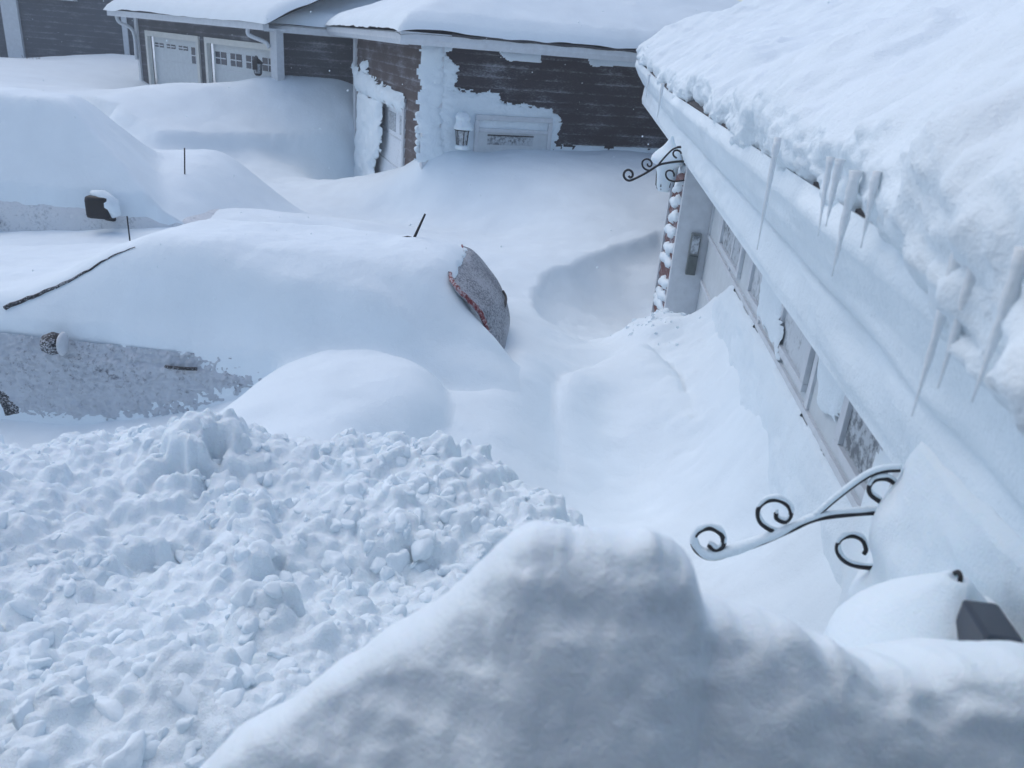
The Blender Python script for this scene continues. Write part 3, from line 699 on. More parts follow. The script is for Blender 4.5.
# ------------------------------------------------------------------ WHITE TRUCK at the left
TR = empty('white_truck', (-5.3, 9.75, .25), R(3.0), 'white truck at the left nearly buried, with one dark mirror poking out of the snow', 'truck')
tsec = [(-3.2, .9, 1.02, .86, 1.06), (-1.6, .95, 1.05, .88, 1.10), (-1.55, .95, 1.05, .54, 1.65), (-.9, .95, 1.05, .48, 1.78), (-.1, .95, 1.05, .46, 1.76), (.35, .95, 1.05, .55, 1.40), (.75, .95, 1.04, .84, 1.10), (1.2, .93, 1.0, .84, 1.04), (1.6, .88, .92, .80, .94), (1.75, .8, .7, .74, .78)]
rings = [car_ring(*s) for s in tsec]; V = [v for r_ in rings for v in r_]
F = [(i*nr+k, (i+1)*nr+k, (i+1)*nr+(k+1) % nr, i*nr+(k+1) % nr) for i in range(len(rings)-1) for k in range(nr)]
F += [tuple(range(nr-1, -1, -1)), tuple((len(rings)-1)*nr+k for k in range(nr))]
tb = MB().add(V, F).build('body', FROST_TRUCK, TR, True); md = tb.modifiers.new('s', 'SUBSURF'); md.levels = 1; md.render_levels = 2
mir = MB().box(-.13, .13, -.10, .06, -.13, .12).build('mirror', BLACK, TR, True, bevel=.05); mir.location = (.56, -1.06, 1.15)
mc = MB().tube([(-.08, 0, .14), (.03, 0, .12), (.12, -.01, .03), (.17, 0, -.10)], [.03, .07, .10, .05], 10).build('snow_cap', SNOW, mir, True)
MB().tube([(.60, -1.03, 1.02), (.63, -.9, .98)], .03, 8).build('mirror_arm', FROST_DARK, TR, True)
MB().tube([(-1.0, -.965, .86), (-.8, -.975, .865), (-.62, -.965, .86)], .022, 8).build('door_handle', FROST_DARK, TR, True)
for xw in (-2.4, 1.15):
    for sgn in (-1, 1):
        Vw = [(xw+r_*math.cos(2*math.pi*k/24), sgn*.86+h, .32+r_*math.sin(2*math.pi*k/24)) for r_, h in P for k in range(24)]
        n = len(P); MB().add(Vw, [(i*24+k, i*24+(k+1) % 24, ((i+1) % n)*24+(k+1) % 24, ((i+1) % n)*24+k) for i in range(n) for k in range(24)]).build('wheel', RUBBER, TR, True)
def tr_cover(X, Y):
    roof = 2.20+.02*X-.03*Y*Y
    ws = 2.14-(X-.05)*1.05-.28*(Y+.3)
    near = 1.16+(Y+.95)*1.7
    farv = 2.1-(Y-.6)*.9
    back = 2.0+(X+1.75)*1.6
    bed = 1.32
    cab = smin(.045, roof, ws, near, farv, back)
    hood = 1.22+.10*sstep(-.6, .9, Y)-.07*np.maximum(X-.8, 0)+.06*(Y)
    z = smax(.05, cab, hood, np.where(X < -1.2, bed, 0))
    z = smin(.05, z, near)+.03*fbm(X*.9, Y*1.2, 3, 91)+.004*fbm(X*6, Y*6, 3, 92)
    z = z-np.maximum(-.865+.012*fbm(X*6, X*0, 3, 93)-Y, 0)*9
    return tuck(TR, X, Y, z, -9, 2, 2.2)*1.0-.7*sstep(.9, 2.4, X)
height_obj('snow_cover', np.arange(-3.3, 2.6, .025), np.arange(-1.0, 2.2, .025), tr_cover, SNOW, TR)
qa = aty(183, 197, 9.1); qb = aty(184.5, 148, 9.1)
def stake(name, px0, px1, y, r_, label, extra=.35):
    a = np.array(aty(*px0, y)); b_ = np.array(aty(*px1, y))
    o = MB().tube([(0, 0, -extra), (b_[0]-a[0], 0, b_[2]-a[2])], [r_, r_*.8], 8).build(name, BLACK, None, True); o.location = tuple(a)
    tag(o, label, 'marker'); return o
stake('driveway_stake', (183, 197), (184.5, 148), 10.2, .011, 'tall thin dark driveway marker standing in the snow right of the buried truck')
stake('driveway_stake', (130, 240), (127, 216), 8.4, .009, 'short dark stake sticking up against the side of the buried truck', .2)

# ------------------------------------------------------------------ MIDDLE HOUSE
def frame_obj(name, corner, az_deg, label, cat):
    """local x runs along azimuth az (from +Y to +X)"""
    return empty(name, corner, math.pi/2-R(az_deg), label, cat)
# left wall runs az -22 from the corner; front wall runs az 68.  local x = az 68, local y = az -22
MC = (-1.68, 13.0, 0)
MH = frame_obj('brown_house', MC, 68, 'dark brown sided house in the middle with snow plastered corner and a hipped snowy roof', 'house')
MHm = Matrix.Translation(Vector(MC)) @ Matrix.Rotation(math.pi/2-R(68), 4, 'Z'); MHi = MHm.inverted()
def onfront(px, py):      # photo point on the front wall plane -> (u, z)
    d = Vector(ray(px, py)); o = Vector((0, 0, HC)); dl = MHi.to_3x3() @ d; ol = MHi @ o; t_ = -ol.y/dl.y; q = ol+dl*t_; return (q.x, q.z)
def onleft(px, py):
    d = Vector(ray(px, py)); o = Vector((0, 0, HC)); dl = MHi.to_3x3() @ d; ol = MHi @ o; t_ = -ol.x/dl.x; q = ol+dl*t_; return (q.y, q.z)
D0, D1, DZ = 1.45, 5.35, 2.18
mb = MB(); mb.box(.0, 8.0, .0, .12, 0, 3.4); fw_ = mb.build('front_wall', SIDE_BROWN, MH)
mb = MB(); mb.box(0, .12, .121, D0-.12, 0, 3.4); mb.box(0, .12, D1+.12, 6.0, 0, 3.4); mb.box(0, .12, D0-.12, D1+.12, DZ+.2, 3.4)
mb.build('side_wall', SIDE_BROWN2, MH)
def laps(mat, boxes, axis, parent, pitch=.16, out=.02, name='siding_lap'):
    """real lap boards: thin wedges proud of the wall"""
    mb = MB()
    for (a0, a1, z0, z1) in boxes:
        z = z0
        while z+pitch <= z1+.01:
            if axis == 'x': mb.prism([(0, z+pitch), (-out, z), (0, z)], 'x', a0, a1)
            else: mb.prism([(-.0, z+pitch), (-out, z), (-.0, z)], 'y', a0, a1)
            z += pitch
    return mb.build(name, mat, parent)
laps(SIDE_BROWN, [(.0, 8.0, 1.12, 3.3)], 'x', fw_)
laps(SIDE_BROWN2, [(.0, D0-.12, .48, 3.3), (D1+.12, 6.0, 0, 3.3), (D0-.12, D1+.12, 2.4, 3.3)], 'y', MH)
MB().box(-.06, .24, -.05, .10, 0, 3.32).build('corner_board', WHITE, MH, bevel=.01)
MB().box(-.06, .06, 5.95, 6.2, -.3, 3.32).build('corner_board', WHITE, MH, bevel=.01)
fr = MB(); fr.box(-.05, .10, D0-.13, D1+.13, DZ, DZ+.22); fr.box(-.05, .098, D0-.13, D0, -.3, DZ-.001); fr.box(-.05, .098, D1-.02, D1+.13, -.3, DZ-.001)
fr.build('door_frame', WHITE, MH, bevel=.012)
gd = MB().box(.10, .14, D0, D1, -.3, DZ).build('garage_door', FROST_DOOR, MH)
mb = MB()
for z in (.55, 1.1, 1.62): mb.box(.085, .10, D0, D1, z, z+.02)
mb.build('panel_joint', WHITE, gd)
for k in range(4):
    y0 = D0+.15+k*.95; MB().box(.088, .099, y0, y0+.6, 1.72, 2.05).build('pane', FROST_PANE, gd, bevel=.005)
# snow clinging round the side door
lpl = lambda u, z, h: (-.02-h, u, z)
plaster('door_snow', [onleft(*p) for p in ((361, 92), (384, 101), (383, 130), (382, 152), (374, 168), (382, 186), (366, 192), (357, 190))], lambda u, z, h: (-.03-h, u, z), MH, .08, .04, .05, 12)
plaster('frame_snow', [onleft(*p) for p in ((354, 64), (362, 72), (385, 84), (407, 98), (406, 112), (384, 101), (358, 88))], lambda u, z, h: (-.045-h, u, z), MH, .07, .04, .05, 13)
plaster('wall_snow', [onleft(*p) for p in ((363, 62), (369, 62), (370, 75), (364, 73))], lambda u, z, h: (-.03-h, u, z), MH, .06, .03, .03, 14)
# plastered front wall: irregular white areas
fp = lambda u, z, h: (u, -.012-h, z)
plaster('wall_snow', [onfront(*p) for p in ((426, 40), (452, 44), (443, 56), (455, 66), (456, 88), (500, 93), (502, 102), (540, 106), (556, 114), (562, 125), (556, 138), (552, 148), (556, 160), (426, 160))], fp, MH, .04, .015, .03, 15)
plaster('wall_snow', [onfront(*p) for p in ((588, 56), (640, 60), (641, 67), (592, 66))], fp, MH, .03, .02, .015, 16)
plaster('wall_snow', [onfront(*p) for p in ((500, 52), (540, 54), (542, 62), (506, 60))], fp, MH, .02, .02, .02, 17)
plaster('wall_snow', [onfront(*p) for p in ((552, 147), (600, 148), (680, 150), (680, 165), (552, 165))], fp, MH, .05, .035, .03, 18)
plaster('corner_snow', [onfront(*p) for p in ((421, 42), (440, 44), (441, 150), (448, 160), (417, 160))], lambda u, z, h: (u, -.055-h, z), MH, .04, .03, .03, 19)
for k in range(9):
    zz = 1.5+.115*k*.9
mb = MB()
for k in range(7):
    zz = 1.62+k*.105; pts_ = [(-.03-.04*abs(math.sin(k*1.9)), .12+.25*i/5, zz+.01*math.sin(i)) for i in range(6)]
    mb.tube(pts_, [.055, .06, .05, .045, .03, .012], 8)
mb.build('lap_snow', SNOW_ROOF, MH, True)
# half buried window on the front wall
(wu0, wz1), (wu1, wz0) = onfront(474, 115), onfront(548, 152)
wz1b = (wz1); fr = MB()
u0_, u1_ = wu0, wu1; zt = 2.36; zb = 1.55
zt = onfront(510, 117)[1]; zb = zt-.62
fr.box(u0_, u1_, -.10, -.0, zt-.06, zt+.02); fr.box(u0_, u0_+.07, -.10, 0, zb, zt-.061); fr.box(u1_-.07, u1_, -.10, 0, zb, zt-.061); fr.box(u0_+.071, u1_-.071, -.095, 0, zt-.24, zt-.18)
wfr = fr.build('window_frame', WHITE, MH, bevel=.01)
(pu0, pz1), (pu1, pz0) = onfront(486, 134), onfront(531, 143)
MB().box(u0_+.07, u1_-.07, -.075, -.03, zb, zt-.24).build('sash', DOORW, wfr)
MB().box(pu0, pu1, -.083, -.076, pz0-.04, pz1).build('pane', FROST_PANE, wfr)
MB().box(pu0, pu1, -.10, -.084, pz1-.012, pz1+.004).build('shadow_strip', BLACK, wfr)  # solid black strip standing in for the shadow along the pane top
# gutters
mb = MB(); mb.prism([(-.40, 3.44), (-.55, 3.44), (-.55, 3.34), (-.50, 3.27), (-.40, 3.27)], 'x', -.55, 8.5); mb.build('gutter', WHITE, MH)
mb = MB(); mb.prism([(-.40, 3.43), (-.55, 3.43), (-.55, 3.33), (-.50, 3.26), (-.40, 3.26)], 'y', -.40, 6.7); mb.build('gutter', WHITE, MH)
MB().box(-.399, 8.4, -.399, 6.6, 3.29, 3.325).build('soffit', WHITE, MH)
def hip(name, mat, x0, x1, y0, y1, z0, pitch, cap, parent, seed, jig=.0, lift=0, cell=.07, front_th=.0):
    f = lambda X, Y: smin(.05, z0+np.minimum(X-x0, 9)*pitch, z0+(x1-X)*pitch, z0+(Y-y0)*pitch, z0+(y1-Y)*pitch, np.full(X.shape, cap))+lift*np.sqrt(np.clip(np.minimum.reduce([X-x0, x1-X, Y-y0, y1-Y])/.25, 0, 1))+.04*fbm(X*.8, Y*.8, 4, seed)*(lift > 0)
    return height_obj(name, np.arange(x0, x1+.001, cell), np.arange(y0, y1+.001, cell), f, mat, parent)
hip('roof', SHINGLE, -.56, 8.5, -.56, 6.7, 3.42, .42, 5.0, MH, 1)
hip('roof_snow', SNOW_ROOF, -.60, 8.5, -.58, 6.76, 3.46, .42, 5.1, MH, 101, lift=.16, cell=.05)
mb = MB(); mb.tube([(x, -.56, 3.435+.008*math.sin(x*9)) for x in np.arange(.2, 8.3, .1)], [.014+.008*abs(math.sin(x*23)) for x in np.arange(.2, 8.3, .1)], 6)
mb.build('drip_edge', SHINGLE, MH, True)
# its wall lantern
u_, z_ = onfront(457, 146); P0 = MHm @ Vector((u_, -.24, z_))
lm_ = lantern(tuple(P0), math.pi/2-R(68)+math.pi, 'small dark lantern with snow heaped on it on the brown house corner', .98)
snowcap(lm_, [(.06, .29), (.13, .28), (.15, .31), (.12, .36), (.10, .42), (.11, .47), (.07, .53), (.02, .55)], 1, .2, 14)
snowcap(lm_, [(.07, -.02), (.10, -.015), (.11, .03), (.085, .05), (.02, .055)], 1, .15, 15)

# ------------------------------------------------------------------ FAR GARAGE with two doors
FA = math.degrees(math.atan2(-.76, .65))   # azimuth of the door wall, running away to the left
FC = (-5.93, 19.0, 0)
FG = frame_obj('two_door_garage', FC, FA, 'far grey sided garage with two cream framed white doors and snow on its roof', 'garage')
FM = Matrix.Translation(Vector(FC)) @ Matrix.Rotation(math.pi/2-R(FA), 4, 'Z'); FI = FM.inverted()
def onfar(px, py):
    d = Vector(ray(px, py)); o = Vector((0, 0, HC)); dl = FI.to_3x3() @ d; ol = FI @ o; t_ = -ol.y/dl.y; q = ol+dl*t_; return (q.x, q.z)
FL = onfar(138, 40)[0]
out = 1 if (FI @ Vector((0, 0, 0))).y > 0 else -1       # side of the wall facing the camera
def ob(mb, x0, x1, h0, h1, z0, z1): return mb.box(x0, x1, out*h0, out*h1, z0, z1)
d1 = (onfar(200, 45)[0], onfar(147, 40)[0]); d2 = (-.15, onfar(206, 45)[0])
zh = 2.83
mb = MB(); ob(mb, -.3, FL, -.12, -.001, zh+.1, 3.35); ob(mb, d2[1]-.02, d1[0]+.02, -.12, 0, 0, zh+.1); ob(mb, d1[1]-.02, FL, -.12, 0, 0, zh+.1); ob(mb, -.3, d2[0], -.12, 0, 0, zh+.1)
mb.build('wall', SIDE_DARK, FG)
for (u0d, u1d), nwin in ((d1, 0), (d2, 1)):
    f_ = MB(); ob(f_, u0d, u1d, -.05, .05, zh, zh+.13); ob(f_, u0d, u0d+.12, -.05, .05, .5, zh-.001); ob(f_, u1d-.12, u1d, -.05, .05, .5, zh-.001)
    f_.build('door_frame', CREAM, FG)
    dd = MB(); ob(dd, u0d+.121, u1d-.121, -.16, -.12, .5, zh); dd = dd.build('garage_door', DOORW, FG)
    j = MB()
    for z in (2.25, 1.75): ob(j, u0d+.13, u1d-.13, -.12, -.108, z, z+.02)
    j.build('panel_joint', WHITE, dd)
    wd = (u1d-u0d-.24)
    for k in range(4):
        a = u0d+.12+wd*(k+.14)/4; b_ = u0d+.12+wd*(k+.86)/4
        pz0, pz1 = (2.38, 2.66)
        if nwin == 0: pz0 = 2.58 if k > 0 else 2.30; pz1 = 2.68
        pn_ = MB(); ob(pn_, a, b_, -.12, -.112, pz0, pz1); pn_ = pn_.build('pane', GLASSD, dd)
        mu = MB(); ob(mu, (a+b_)/2-.015, (a+b_)/2+.015, -.111, -.104, pz0, pz1); ob(mu, a, b_, -.1035, -.098, (pz0+pz1)/2-.012, (pz0+pz1)/2+.012); mu.build('muntin', WHITE, pn_)
mb = MB(); ob(mb, FL-.10, FL+.04, -.05, .05, .5, 3.3); mb.build('corner_board', WHITE, FG)
mb = MB(); ob(mb, -.33, -.08, -.1, .08, .5, 3.28); mb.build('corner_board', WHITE, FG)
mb = MB(); ob(mb, -.6, FL+.45, .42, .56, 3.24, 3.38); mb.build('gutter', WHITE, FG)
mb = MB(); ob(mb, -.6, FL+.4, .02, .42, 3.26, 3.29); mb.build('soffit', WHITE, FG)
mb = MB().tube(smooth_path([(.02+.1, out*.48, 3.26), (.02+.1, out*.46, 3.12), (-.02, out*.16, 3.0), (-.10, out*.12, 2.9)], 5), .045, 8); mb.build('downspout', WHITE, FG, True)
mb = MB().tube(smooth_path([(FL+.15, out*.45, 3.26), (FL+.12, out*.4, 3.1), (FL-.02, out*.12, 2.9), (FL-.03, out*.10, 2.2)], 5), .045, 8); mb.build('downspout', WHITE, FG, True)
def shed(name, mat, x0, x1, h0, run, z0, pitch, lift, parent, seed, cell=.1):
    xs = np.arange(x0, x1+.001, cell); hs = np.arange(0, run+.001, cell)
    X, Hh = np.meshgrid(xs, hs, indexing='ij')
    e = np.sqrt(np.clip(np.minimum.reduce([X-x0, x1-X, Hh])/.25, 0, 1))
    Z = z0+Hh*pitch+lift*e+(.03*fbm(X*.9, Hh*.9, 3, seed) if lift else 0)
    V = np.stack([X, out*(h0-Hh), Z], -1).reshape(-1, 3); return mesh_obj(name, V, grid_faces(len(xs), len(hs)), mat, parent)
shed('roof', SHINGLE, -.7, FL+.5, .56, 5, 3.36, .42, 0, FG, 0)
shed('roof_snow', SNOW_ROOF, -.75, FL+.6, .60, 5, 3.39, .42, .18, FG, 111, .08)
# small lantern right of the right hand door
pq = FM @ Vector((-.02, out*.14, 2.33))
u_, z_ = onfar(264.5, 76); pq = FM @ Vector((u_, out*.16, z_))
lantern(tuple(pq), 0, 'tiny black lantern beside the right hand door of the far two door garage', .95)

# wing with plain siding between the far garage and the brown house
WC = (-6.0, 19.15, 0); WG = frame_obj('side_wing', WC, 76, 'low charcoal sided wing between the two door garage and the brown house', 'house')
MB().box(.25, 5, 0, .12, .5, 3.4).build('wall', SIDE_DARK, WG)
laps(SIDE_DARK, [(.25, 5, 1.6, 3.3)], 'x', WG)
MB().box(.02, .25, -.06, .1, .5, 3.28).build('corner_board', WHITE, WG)
MB().prism([(-.30, 3.38), (-.44, 3.38), (-.44, 3.30), (-.40, 3.22), (-.30, 3.22)], 'x', -.1, 5.2).build('gutter', WHITE, WG)
MB().box(0, 5.2, -.3, .0, 3.24, 3.27).build('soffit', WHITE, WG)
def shed2(name, mat, lift, z0, parent, x0, x1, run, pitch, seed, h0=-.46, cell=.09):
    xs = np.arange(x0, x1+.001, cell); hs = np.arange(0, run+.001, cell); X, Hh = np.meshgrid(xs, hs, indexing='ij')
    e = np.sqrt(np.clip(Hh/.25, 0, 1)); Z = z0+Hh*pitch+lift*e+(.03*fbm(X*.9, Hh*.9, 3, seed) if lift else 0)
    return mesh_obj(name, np.stack([X, h0+Hh, Z], -1).reshape(-1, 3), grid_faces(len(xs), len(hs)), mat, parent)
shed2('roof', SHINGLE, 0, 3.36, WG, -.1, 5.2, 4, .40, 0)
shed2('roof_snow', SNOW_ROOF, .16, 3.38, WG, -.2, 5.3, 4, .40, 121)

# ------------------------------------------------------------------ FAR LEFT HOUSE
c0 = aty(137, 40, 26.5); LH = empty('grey_house', (c0[0], 26.5, 0), 0, 'slate grey sided house at the top left corner with a broad white corner trim', 'house')
MB().box(-9, 0, 0, .15, 1.0, 6.0).build('wall', SIDE_GREY, LH)
laps(SIDE_GREY, [(-9, 0, 1.5, 4.4)], 'x', LH, .15, .02)
xa = aty(1, 5, 26.5)[0]-c0[0]; xb = aty(17, 50, 26.5)[0]-c0[0]; x1_ = aty(122, 20, 26.5)[0]-c0[0]
MB().box(x1_, x1_+.16, -.06, -.0205, 1.0, 5).build('corner_board', WHITE, LH)
MB().box(xa+.05, xa+.55, -.12, -.0205, 1.0, 5).build('corner_board', WHITE, LH)
zt = aty(75, 2, 26.5)[2]; MB().box(-4.8, -1.7, -.25, -.0205, zt+.02, zt+.35).build('window_sill', WHITE, LH)
mb = MB()
rs = random.Random(3); bs = aty(33, 66, 24.5)
for k in range(9):
    a = rs.uniform(-1, 1); mb.tube([(a*.1, 0, -.5), (a*.3, rs.uniform(-.1, .1), .05), (a*.5+rs.uniform(-.1, .1), 0, rs.uniform(.15, .34))], [.012, .009, .004], 5)
o = mb.build('shrub', BARK, None, True); o.location = bs; tag(o, 'bare twigs poking from the drift below the far grey house wall', 'shrub')

# ------------------------------------------------------------------ SHOVELLED SNOW PILE
top_edge = [(-60, 445, 1.25), (0, 440, 1.25), (60, 428, 1.27), (110, 440, 1.22), (180, 428, 1.28), (250, 437, 1.25), (330, 452, 1.22), (380, 445, 1.25), (430, 437, 1.28), (460, 455, 1.2), (485, 475, 1.12), (515, 505, 1.05), (545, 530, 1.0), (580, 560, 1.0), (640, 600, 1.0)]
PO = [atz(*c)[:2] for c in top_edge]+[(.35, 1.2), (.3, .75), (-3.6, .75), (-4.2, 2.5), (-3.6, 3.6)]
rngp = np.random.default_rng(5)
def pile_z(X, Y):
    ins = inpoly(X, Y, PO); d = polydist(X, Y, PO)*np.where(ins, 1, -1)
    base = .98+.38*sstep(-.25+.08*vnoise(X*3, Y*3, 7), .55, d)+.18*sstep(3.2, 1.6, Y)+.10*fbm(X*.8, Y*.8, 2, 131)+.06*fbm(X*2, Y*2.2, 3, 132)
    Z = base.copy()-np.where(d < 0, -d*1.6, 0)
    x0, y0, dx = X[0, 0], Y[0, 0], X[1, 0]-X[0, 0]
    nx, ny_ = X.shape; B = Z.copy(); OUT = B.copy()
    # clods: big first, then small, each a squashed lumpy dome sitting in the surface
    for (cnt, rmin, rmax, hgt) in ((150, .10, .24, .25), (1500, .04, .11, .40), (8000, .012, .04, .5)):
        cur = OUT.copy()
        cx = rngp.uniform(X.min(), X.max(), cnt); cy = rngp.uniform(Y.min(), Y.max(), cnt); rr = rmin+(rmax-rmin)*rngp.random(cnt)**2
        dens = vnoise(cx*1.3, cy*1.3, 140)
        for a, b_, r_, dn in zip(cx, cy, rr, dens):
            if dn < -.9 and r_ < .1: continue
            i0 = int((a-r_*1.3-x0)/dx); i1 = int((a+r_*1.3-x0)/dx)+2; j0 = int((b_-r_*1.3-y0)/dx); j1 = int((b_+r_*1.3-y0)/dx)+2
            i0 = max(i0, 0); j0 = max(j0, 0); i1 = min(i1, nx); j1 = min(j1, ny_)
            if i1-i0 < 2 or j1-j0 < 2: continue
            xs_ = X[i0:i1, j0:j1]-a; ys_ = Y[i0:i1, j0:j1]-b_
            th = rngp.uniform(0, 3.14); q1 = xs_*math.cos(th)+ys_*math.sin(th); q2 = -xs_*math.sin(th)+ys_*math.cos(th)
            el = rngp.uniform(.7, 1.3); px_ = rngp.uniform(1.3, 4.5)
            if rngp.random() < .6:      # broken chunk: convex polygon with a flattish top
                rn = np.zeros(q1.shape)
                for kk in range(6):
                    an_ = kk*1.047+rngp.uniform(-.4, .4); rn = np.maximum(rn, (q1*math.cos(an_)+q2*math.sin(an_))/(r_*rngp.uniform(.6, 1.0)))
                rn = np.maximum(rn, .0); tl_ = .5; ex_ = 5.0
            else: rn = (np.abs(q1/el)**px_+np.abs(q2*el)**px_)**(1/px_)/r_; tl_ = .2; ex_ = 2.6
            rn = rn*(1+.25*fbm(xs_/r_*1.1+a*9, ys_/r_*1.1+b_*9, 2, 150))
            dome = np.clip(1-np.minimum(rn, 1.2)**ex_, 0, 1)**.5*r_*hgt*2
            ci = min(max(int((a-x0)/dx), 0), nx-1); cj = min(max(int((b_-y0)/dx), 0), ny_-1)
            lvl = cur[ci, cj]-r_*.25
            tilt = (q1*rngp.uniform(-tl_, tl_)+q2*rngp.uniform(-tl_, tl_))
            new = np.where(rn < 1, lvl+dome+tilt, -9)
            OUT[i0:i1, j0:j1] = np.maximum(OUT[i0:i1, j0:j1], new)
    OUT = OUT+.007*fbm(X*24, Y*24, 4, 160, .6)
    for _ in range(2): # soften
        OUT[1:-1, 1:-1] = (OUT[1:-1, 1:-1]*4+OUT[2:, 1:-1]+OUT[:-2, 1:-1]+OUT[1:-1, 2:]+OUT[1:-1, :-2])/8
    return OUT
pl_ = height_obj('snow_pile', np.arange(-3.9, .75, .0105), np.arange(.75, 4.6, .0105), pile_z, SNOW_PILE, None,
           lambda X, Y, Z: Z > ground_z(X, Y)-.08)
# broken chunks lying on the heap
def chunk_templates(n, seed):
    rc = random.Random(seed); out_ = []
    for _ in range(n):
        bm = bmesh.new()
        for k in range(11):
            v = Vector((rc.gauss(0, 1), rc.gauss(0, 1), rc.gauss(0, 1))).normalized(); v *= rc.uniform(.75, 1.0)
            bm.verts.new((v.x*rc.uniform(.85, 1.15), v.y, v.z*.72))
        r_ = bmesh.ops.convex_hull(bm, input=bm.verts[:])
        bmesh.ops.delete(bm, geom=[v for v in bm.verts if not v.link_faces], context='VERTS')
        bmesh.ops.bevel(bm, geom=bm.edges[:], offset=.16, segments=2, affect='EDGES', profile=.5, clamp_overlap=True)
        bmesh.ops.triangulate(bm, faces=bm.faces[:])
        bmesh.ops.subdivide_edges(bm, edges=[e for e in bm.edges if e.calc_length() > .45], cuts=1, use_grid_fill=False)
        bmesh.ops.triangulate(bm, faces=bm.faces[:])
        for _q in range(3): bmesh.ops.smooth_vert(bm, verts=bm.verts[:], factor=.5, use_axis_x=True, use_axis_y=True, use_axis_z=True)
        bm.verts.index_update(); V_ = np.array([v.co[:] for v in bm.verts]); F_ = np.array([[v.index for v in f.verts] for f in bm.faces]); bm.free()
        V_ = V_*1.12*(1+.16*fbm(V_[:, 0]*2.2+seed, V_[:, 1]*2.2+V_[:, 2]*1.7, 3, seed))[:, None]
        out_.append((V_, F_))
    return out_
CH = chunk_templates(16, 41)
def scatter(name, pos, rad, mat, parent, seed, sink=.25):
    rg = np.random.default_rng(seed); VV = []; FF = []; n0 = 0
    for (x, y, z), r_ in zip(pos, rad):
        V_, F_ = CH[rg.integers(len(CH))]
        q = rg.normal(size=4); q /= np.linalg.norm(q); a, b_, c, d = q
        Rm = np.array([[1-2*(c*c+d*d), 2*(b_*c-a*d), 2*(b_*d+a*c)], [2*(b_*c+a*d), 1-2*(b_*b_+d*d), 2*(c*d-a*b_)], [2*(b_*d-a*c), 2*(c*d+a*b_), 1-2*(b_*b_+c*c)]])
        VV.append(V_@Rm.T*r_+np.array([x, y, z-r_*sink+r_*.3])); FF.append(F_+n0); n0 += len(V_)
    return mesh_obj(name, np.concatenate(VV), np.concatenate(FF).tolist(), mat, parent)
pvz = np.array([v.co[:] for v in pl_.data.vertices]); pk = inpoly(pvz[:, 0], pvz[:, 1], PO); pvz = pvz[pk]
rg0 = np.random.default_rng(77); cand = rg0.integers(0, len(pvz), 2700); pc = pvz[cand]
dn_ = fbm(pc[:, 0]*1.1+3, pc[:, 1]*1.3, 3, 211)+.35*sstep(2.4, 3.8, pc[:, 1])+.2*sstep(-1.8, -.4, pc[:, 0])
rad_ = .013+.014/(rg0.random(len(pc))+.09)**.75; rad_ = np.minimum(rad_*(.8+.5*np.clip(dn_, -.4, 1)), .095)
keep_ = (dn_+rg0.normal(size=len(pc))*.35 > -.12)
scatter('snow_chunks', pc[keep_], rad_[keep_], SNOW, pl_, 5, .72)
# crumbs fallen by the far door post
hp_ = []; hr_ = []
for k in range(150):
    s_ = 7.45+rg0.normal()*.45; a_ = .74+rg0.normal()*.17; x_, y_ = g2w(s_, min(a_, 1.12))
    hp_.append((x_, y_, float(ground_z(np.array([x_]), np.array([y_]))[0]))); hr_.append(.012+.010/(rg0.random()+.12)**.7)
tag(scatter('snow_clods', np.array(hp_), hr_, SNOW, None, 6, .6), 'crumbled snow lumps lying round the foot of the far door post', 'snow lumps', kind='stuff')
tag(pl_, 'broad heap of lumpy shovelled snow clods filling the lower left', 'snow pile')

# ------------------------------------------------------------------ NEAR RIDGE of snow on the ledge right below the camera
crest = [(120, 860), (190, 768), (240, 728), (300, 692), (360, 655), (410, 628), (450, 598), (480, 572), (505, 545), (530, 527), (560, 528), (600, 531), (640, 536), (665, 540), (690, 556), (703, 578), (712, 600), (735, 607), (790, 612), (840, 628), (870, 642), (920, 650), (970, 648), (1024, 642), (1100, 640), (1250, 650)]
def ridge():
    CY = .80
    cr = smooth_path([(*aty(x, y+24+18*float(sstep(720, 860, x)), CY),) for x, y in crest], 10); cr = np.array(cr); nu = len(cr); nv = 110
    V = np.zeros((nu, nv, 3)); v = np.linspace(-1, 1, nv)
    for j in range(nv):
        t_ = v[j]
        if t_ < 0:      # back slope, away from the camera
            k = -t_; y = CY+.02+.55*k; z = cr[:, 2]-.10*k-.75*k**1.8
        else:           # front face, towards the room
            k = t_; y = CY-.27*k**.9+0*cr[:, 0]; z = cr[:, 2]-.02*k-.62*k**1.35
        V[:, j, 0] = cr[:, 0]; V[:, j, 1] = y; V[:, j, 2] = z
    x, y, z = V[..., 0], V[..., 1], V[..., 2]; T = np.broadcast_to(v, x.shape)
    n1 = fbm(x*3.2+1, z*4+y*3, 4, 171); n2 = fbm(x*11, z*13+y*9, 4, 172)
    m = .6+.4*sstep(.0, .35, np.abs(T))
    n1b = fbm(x*1.9+4, z*2.6+y, 3, 175); front = sstep(.05, .35, T)
    y = y-m*(.012*n1*(1-front)+.034*n1b+(.010-.0085*front)*n2); z = z+m*.012*n2+.007*fbm(x*26, T*3, 3, 174)*np.exp(-(T/.25)**2)+.003*fbm(x*24, T*8, 3, 173)
    V = np.stack([x, y, z], -1).reshape(-1, 3)
    o = mesh_obj('snow_ridge', V, grid_faces(nu, nv), SNOW_SOFT)
    tag(o, 'soft shadowed ridge of snow on the window ledge across the bottom right', 'snow ridge')
ridge()
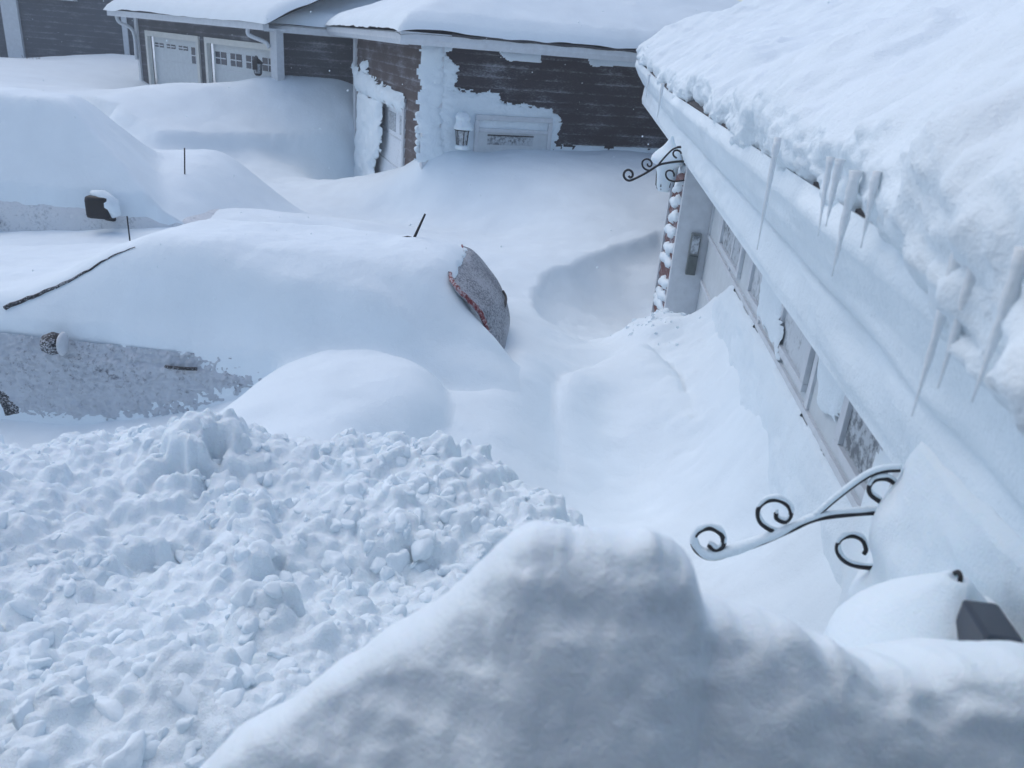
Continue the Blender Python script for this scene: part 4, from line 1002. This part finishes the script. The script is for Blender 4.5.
# the photographer's house: wall, ledge and window opening round the camera
OH = empty('own_house', (0, -.12, 0), 0, 'wall and open window the photograph is taken from', 'house')
mb = MB(); mb.box(-3, -.75, -.15, 0, 0, 5.0); mb.box(.85, 1.3, -.15, 0, 0, 2.4); mb.box(.85, 1.3, -.15, 0, 2.4, 5.0) ; mb.box(-.75, .85, -.15, 0, 0, 2.85); mb.box(-.75, .85, -.15, 0, 4.2, 5.0)
mb.build('wall', WHITE, OH)
MB().box(-3, 1.3, -.15, .5, 5.0, 5.15).build('eave', WHITE, OH)  # unseen overhang added to keep overhead sky light off the snow ridge
MB().box(-1.5, 1.3, .0, .62, 2.35, 2.50).build('window_ledge', WALLIN, OH)
mb = MB(); mb.box(-2, 2, -3.2, -3.1, 1.8, 4.6); mb.box(-2, -1.9, -3.1, -.151, 1.8, 4.6); mb.box(1.9, 2, -3.1, -.151, 1.8, 4.6); mb.box(-1.9, 1.9, -3.1, -.151, 1.8, 1.9); mb.box(-1.9, 1.9, -3.1, -.151, 4.5, 4.6)
mb.build('room', WALLIN, OH)

# ------------------------------------------------------------------ snow falling through the air
mb = MB(); rs = random.Random(11)
for k in range(520):
    y = rs.uniform(3, 24); px = rs.uniform(0, 1024); py = rs.uniform(-20, 330)
    d = ray(px, py); t_ = y/d[1]; c = np.array([0, 0, HC])+d*t_
    r_ = rs.uniform(.003, .0075)*(.6+y*.04); a = rs.uniform(0, 3)
    v = [c+r_*np.array(q) for q in ((1, 0, 0), (-1, 0, 0), (0, 1, 0), (0, -1, 0), (.2, .2, 1.1), (-.1, 0, -1.1))]
    mb.add(v, [(0, 2, 4), (2, 1, 4), (1, 3, 4), (3, 0, 4), (2, 0, 5), (1, 2, 5), (3, 1, 5), (0, 3, 5)])
tag(mb.build('snowflakes', SNOW_ROOF, None), 'fine snowflakes drifting through the air before the dark siding', 'snowflakes', kind='stuff')

# ------------------------------------------------------------------ thin blowing snow in the air
hz = MB().box(-70, 60, -12, 100, -2.5, 14).build('haze', SNOW, None); tag(hz, 'thin blowing snow haze', 'haze', kind='stuff')
hm = bpy.data.materials.new('blowing snow haze'); hm.use_nodes = True; ht = hm.node_tree; ht.nodes.clear()
ho = ht.nodes.new('ShaderNodeOutputMaterial'); hv = ht.nodes.new('ShaderNodeVolumePrincipled')
hv.inputs['Color'].default_value = (.88, .93, 1, 1); hv.inputs['Density'].default_value = .0065; ht.links.new(hv.outputs[0], ho.inputs['Volume'])
hz.data.materials.clear(); hz.data.materials.append(hm)
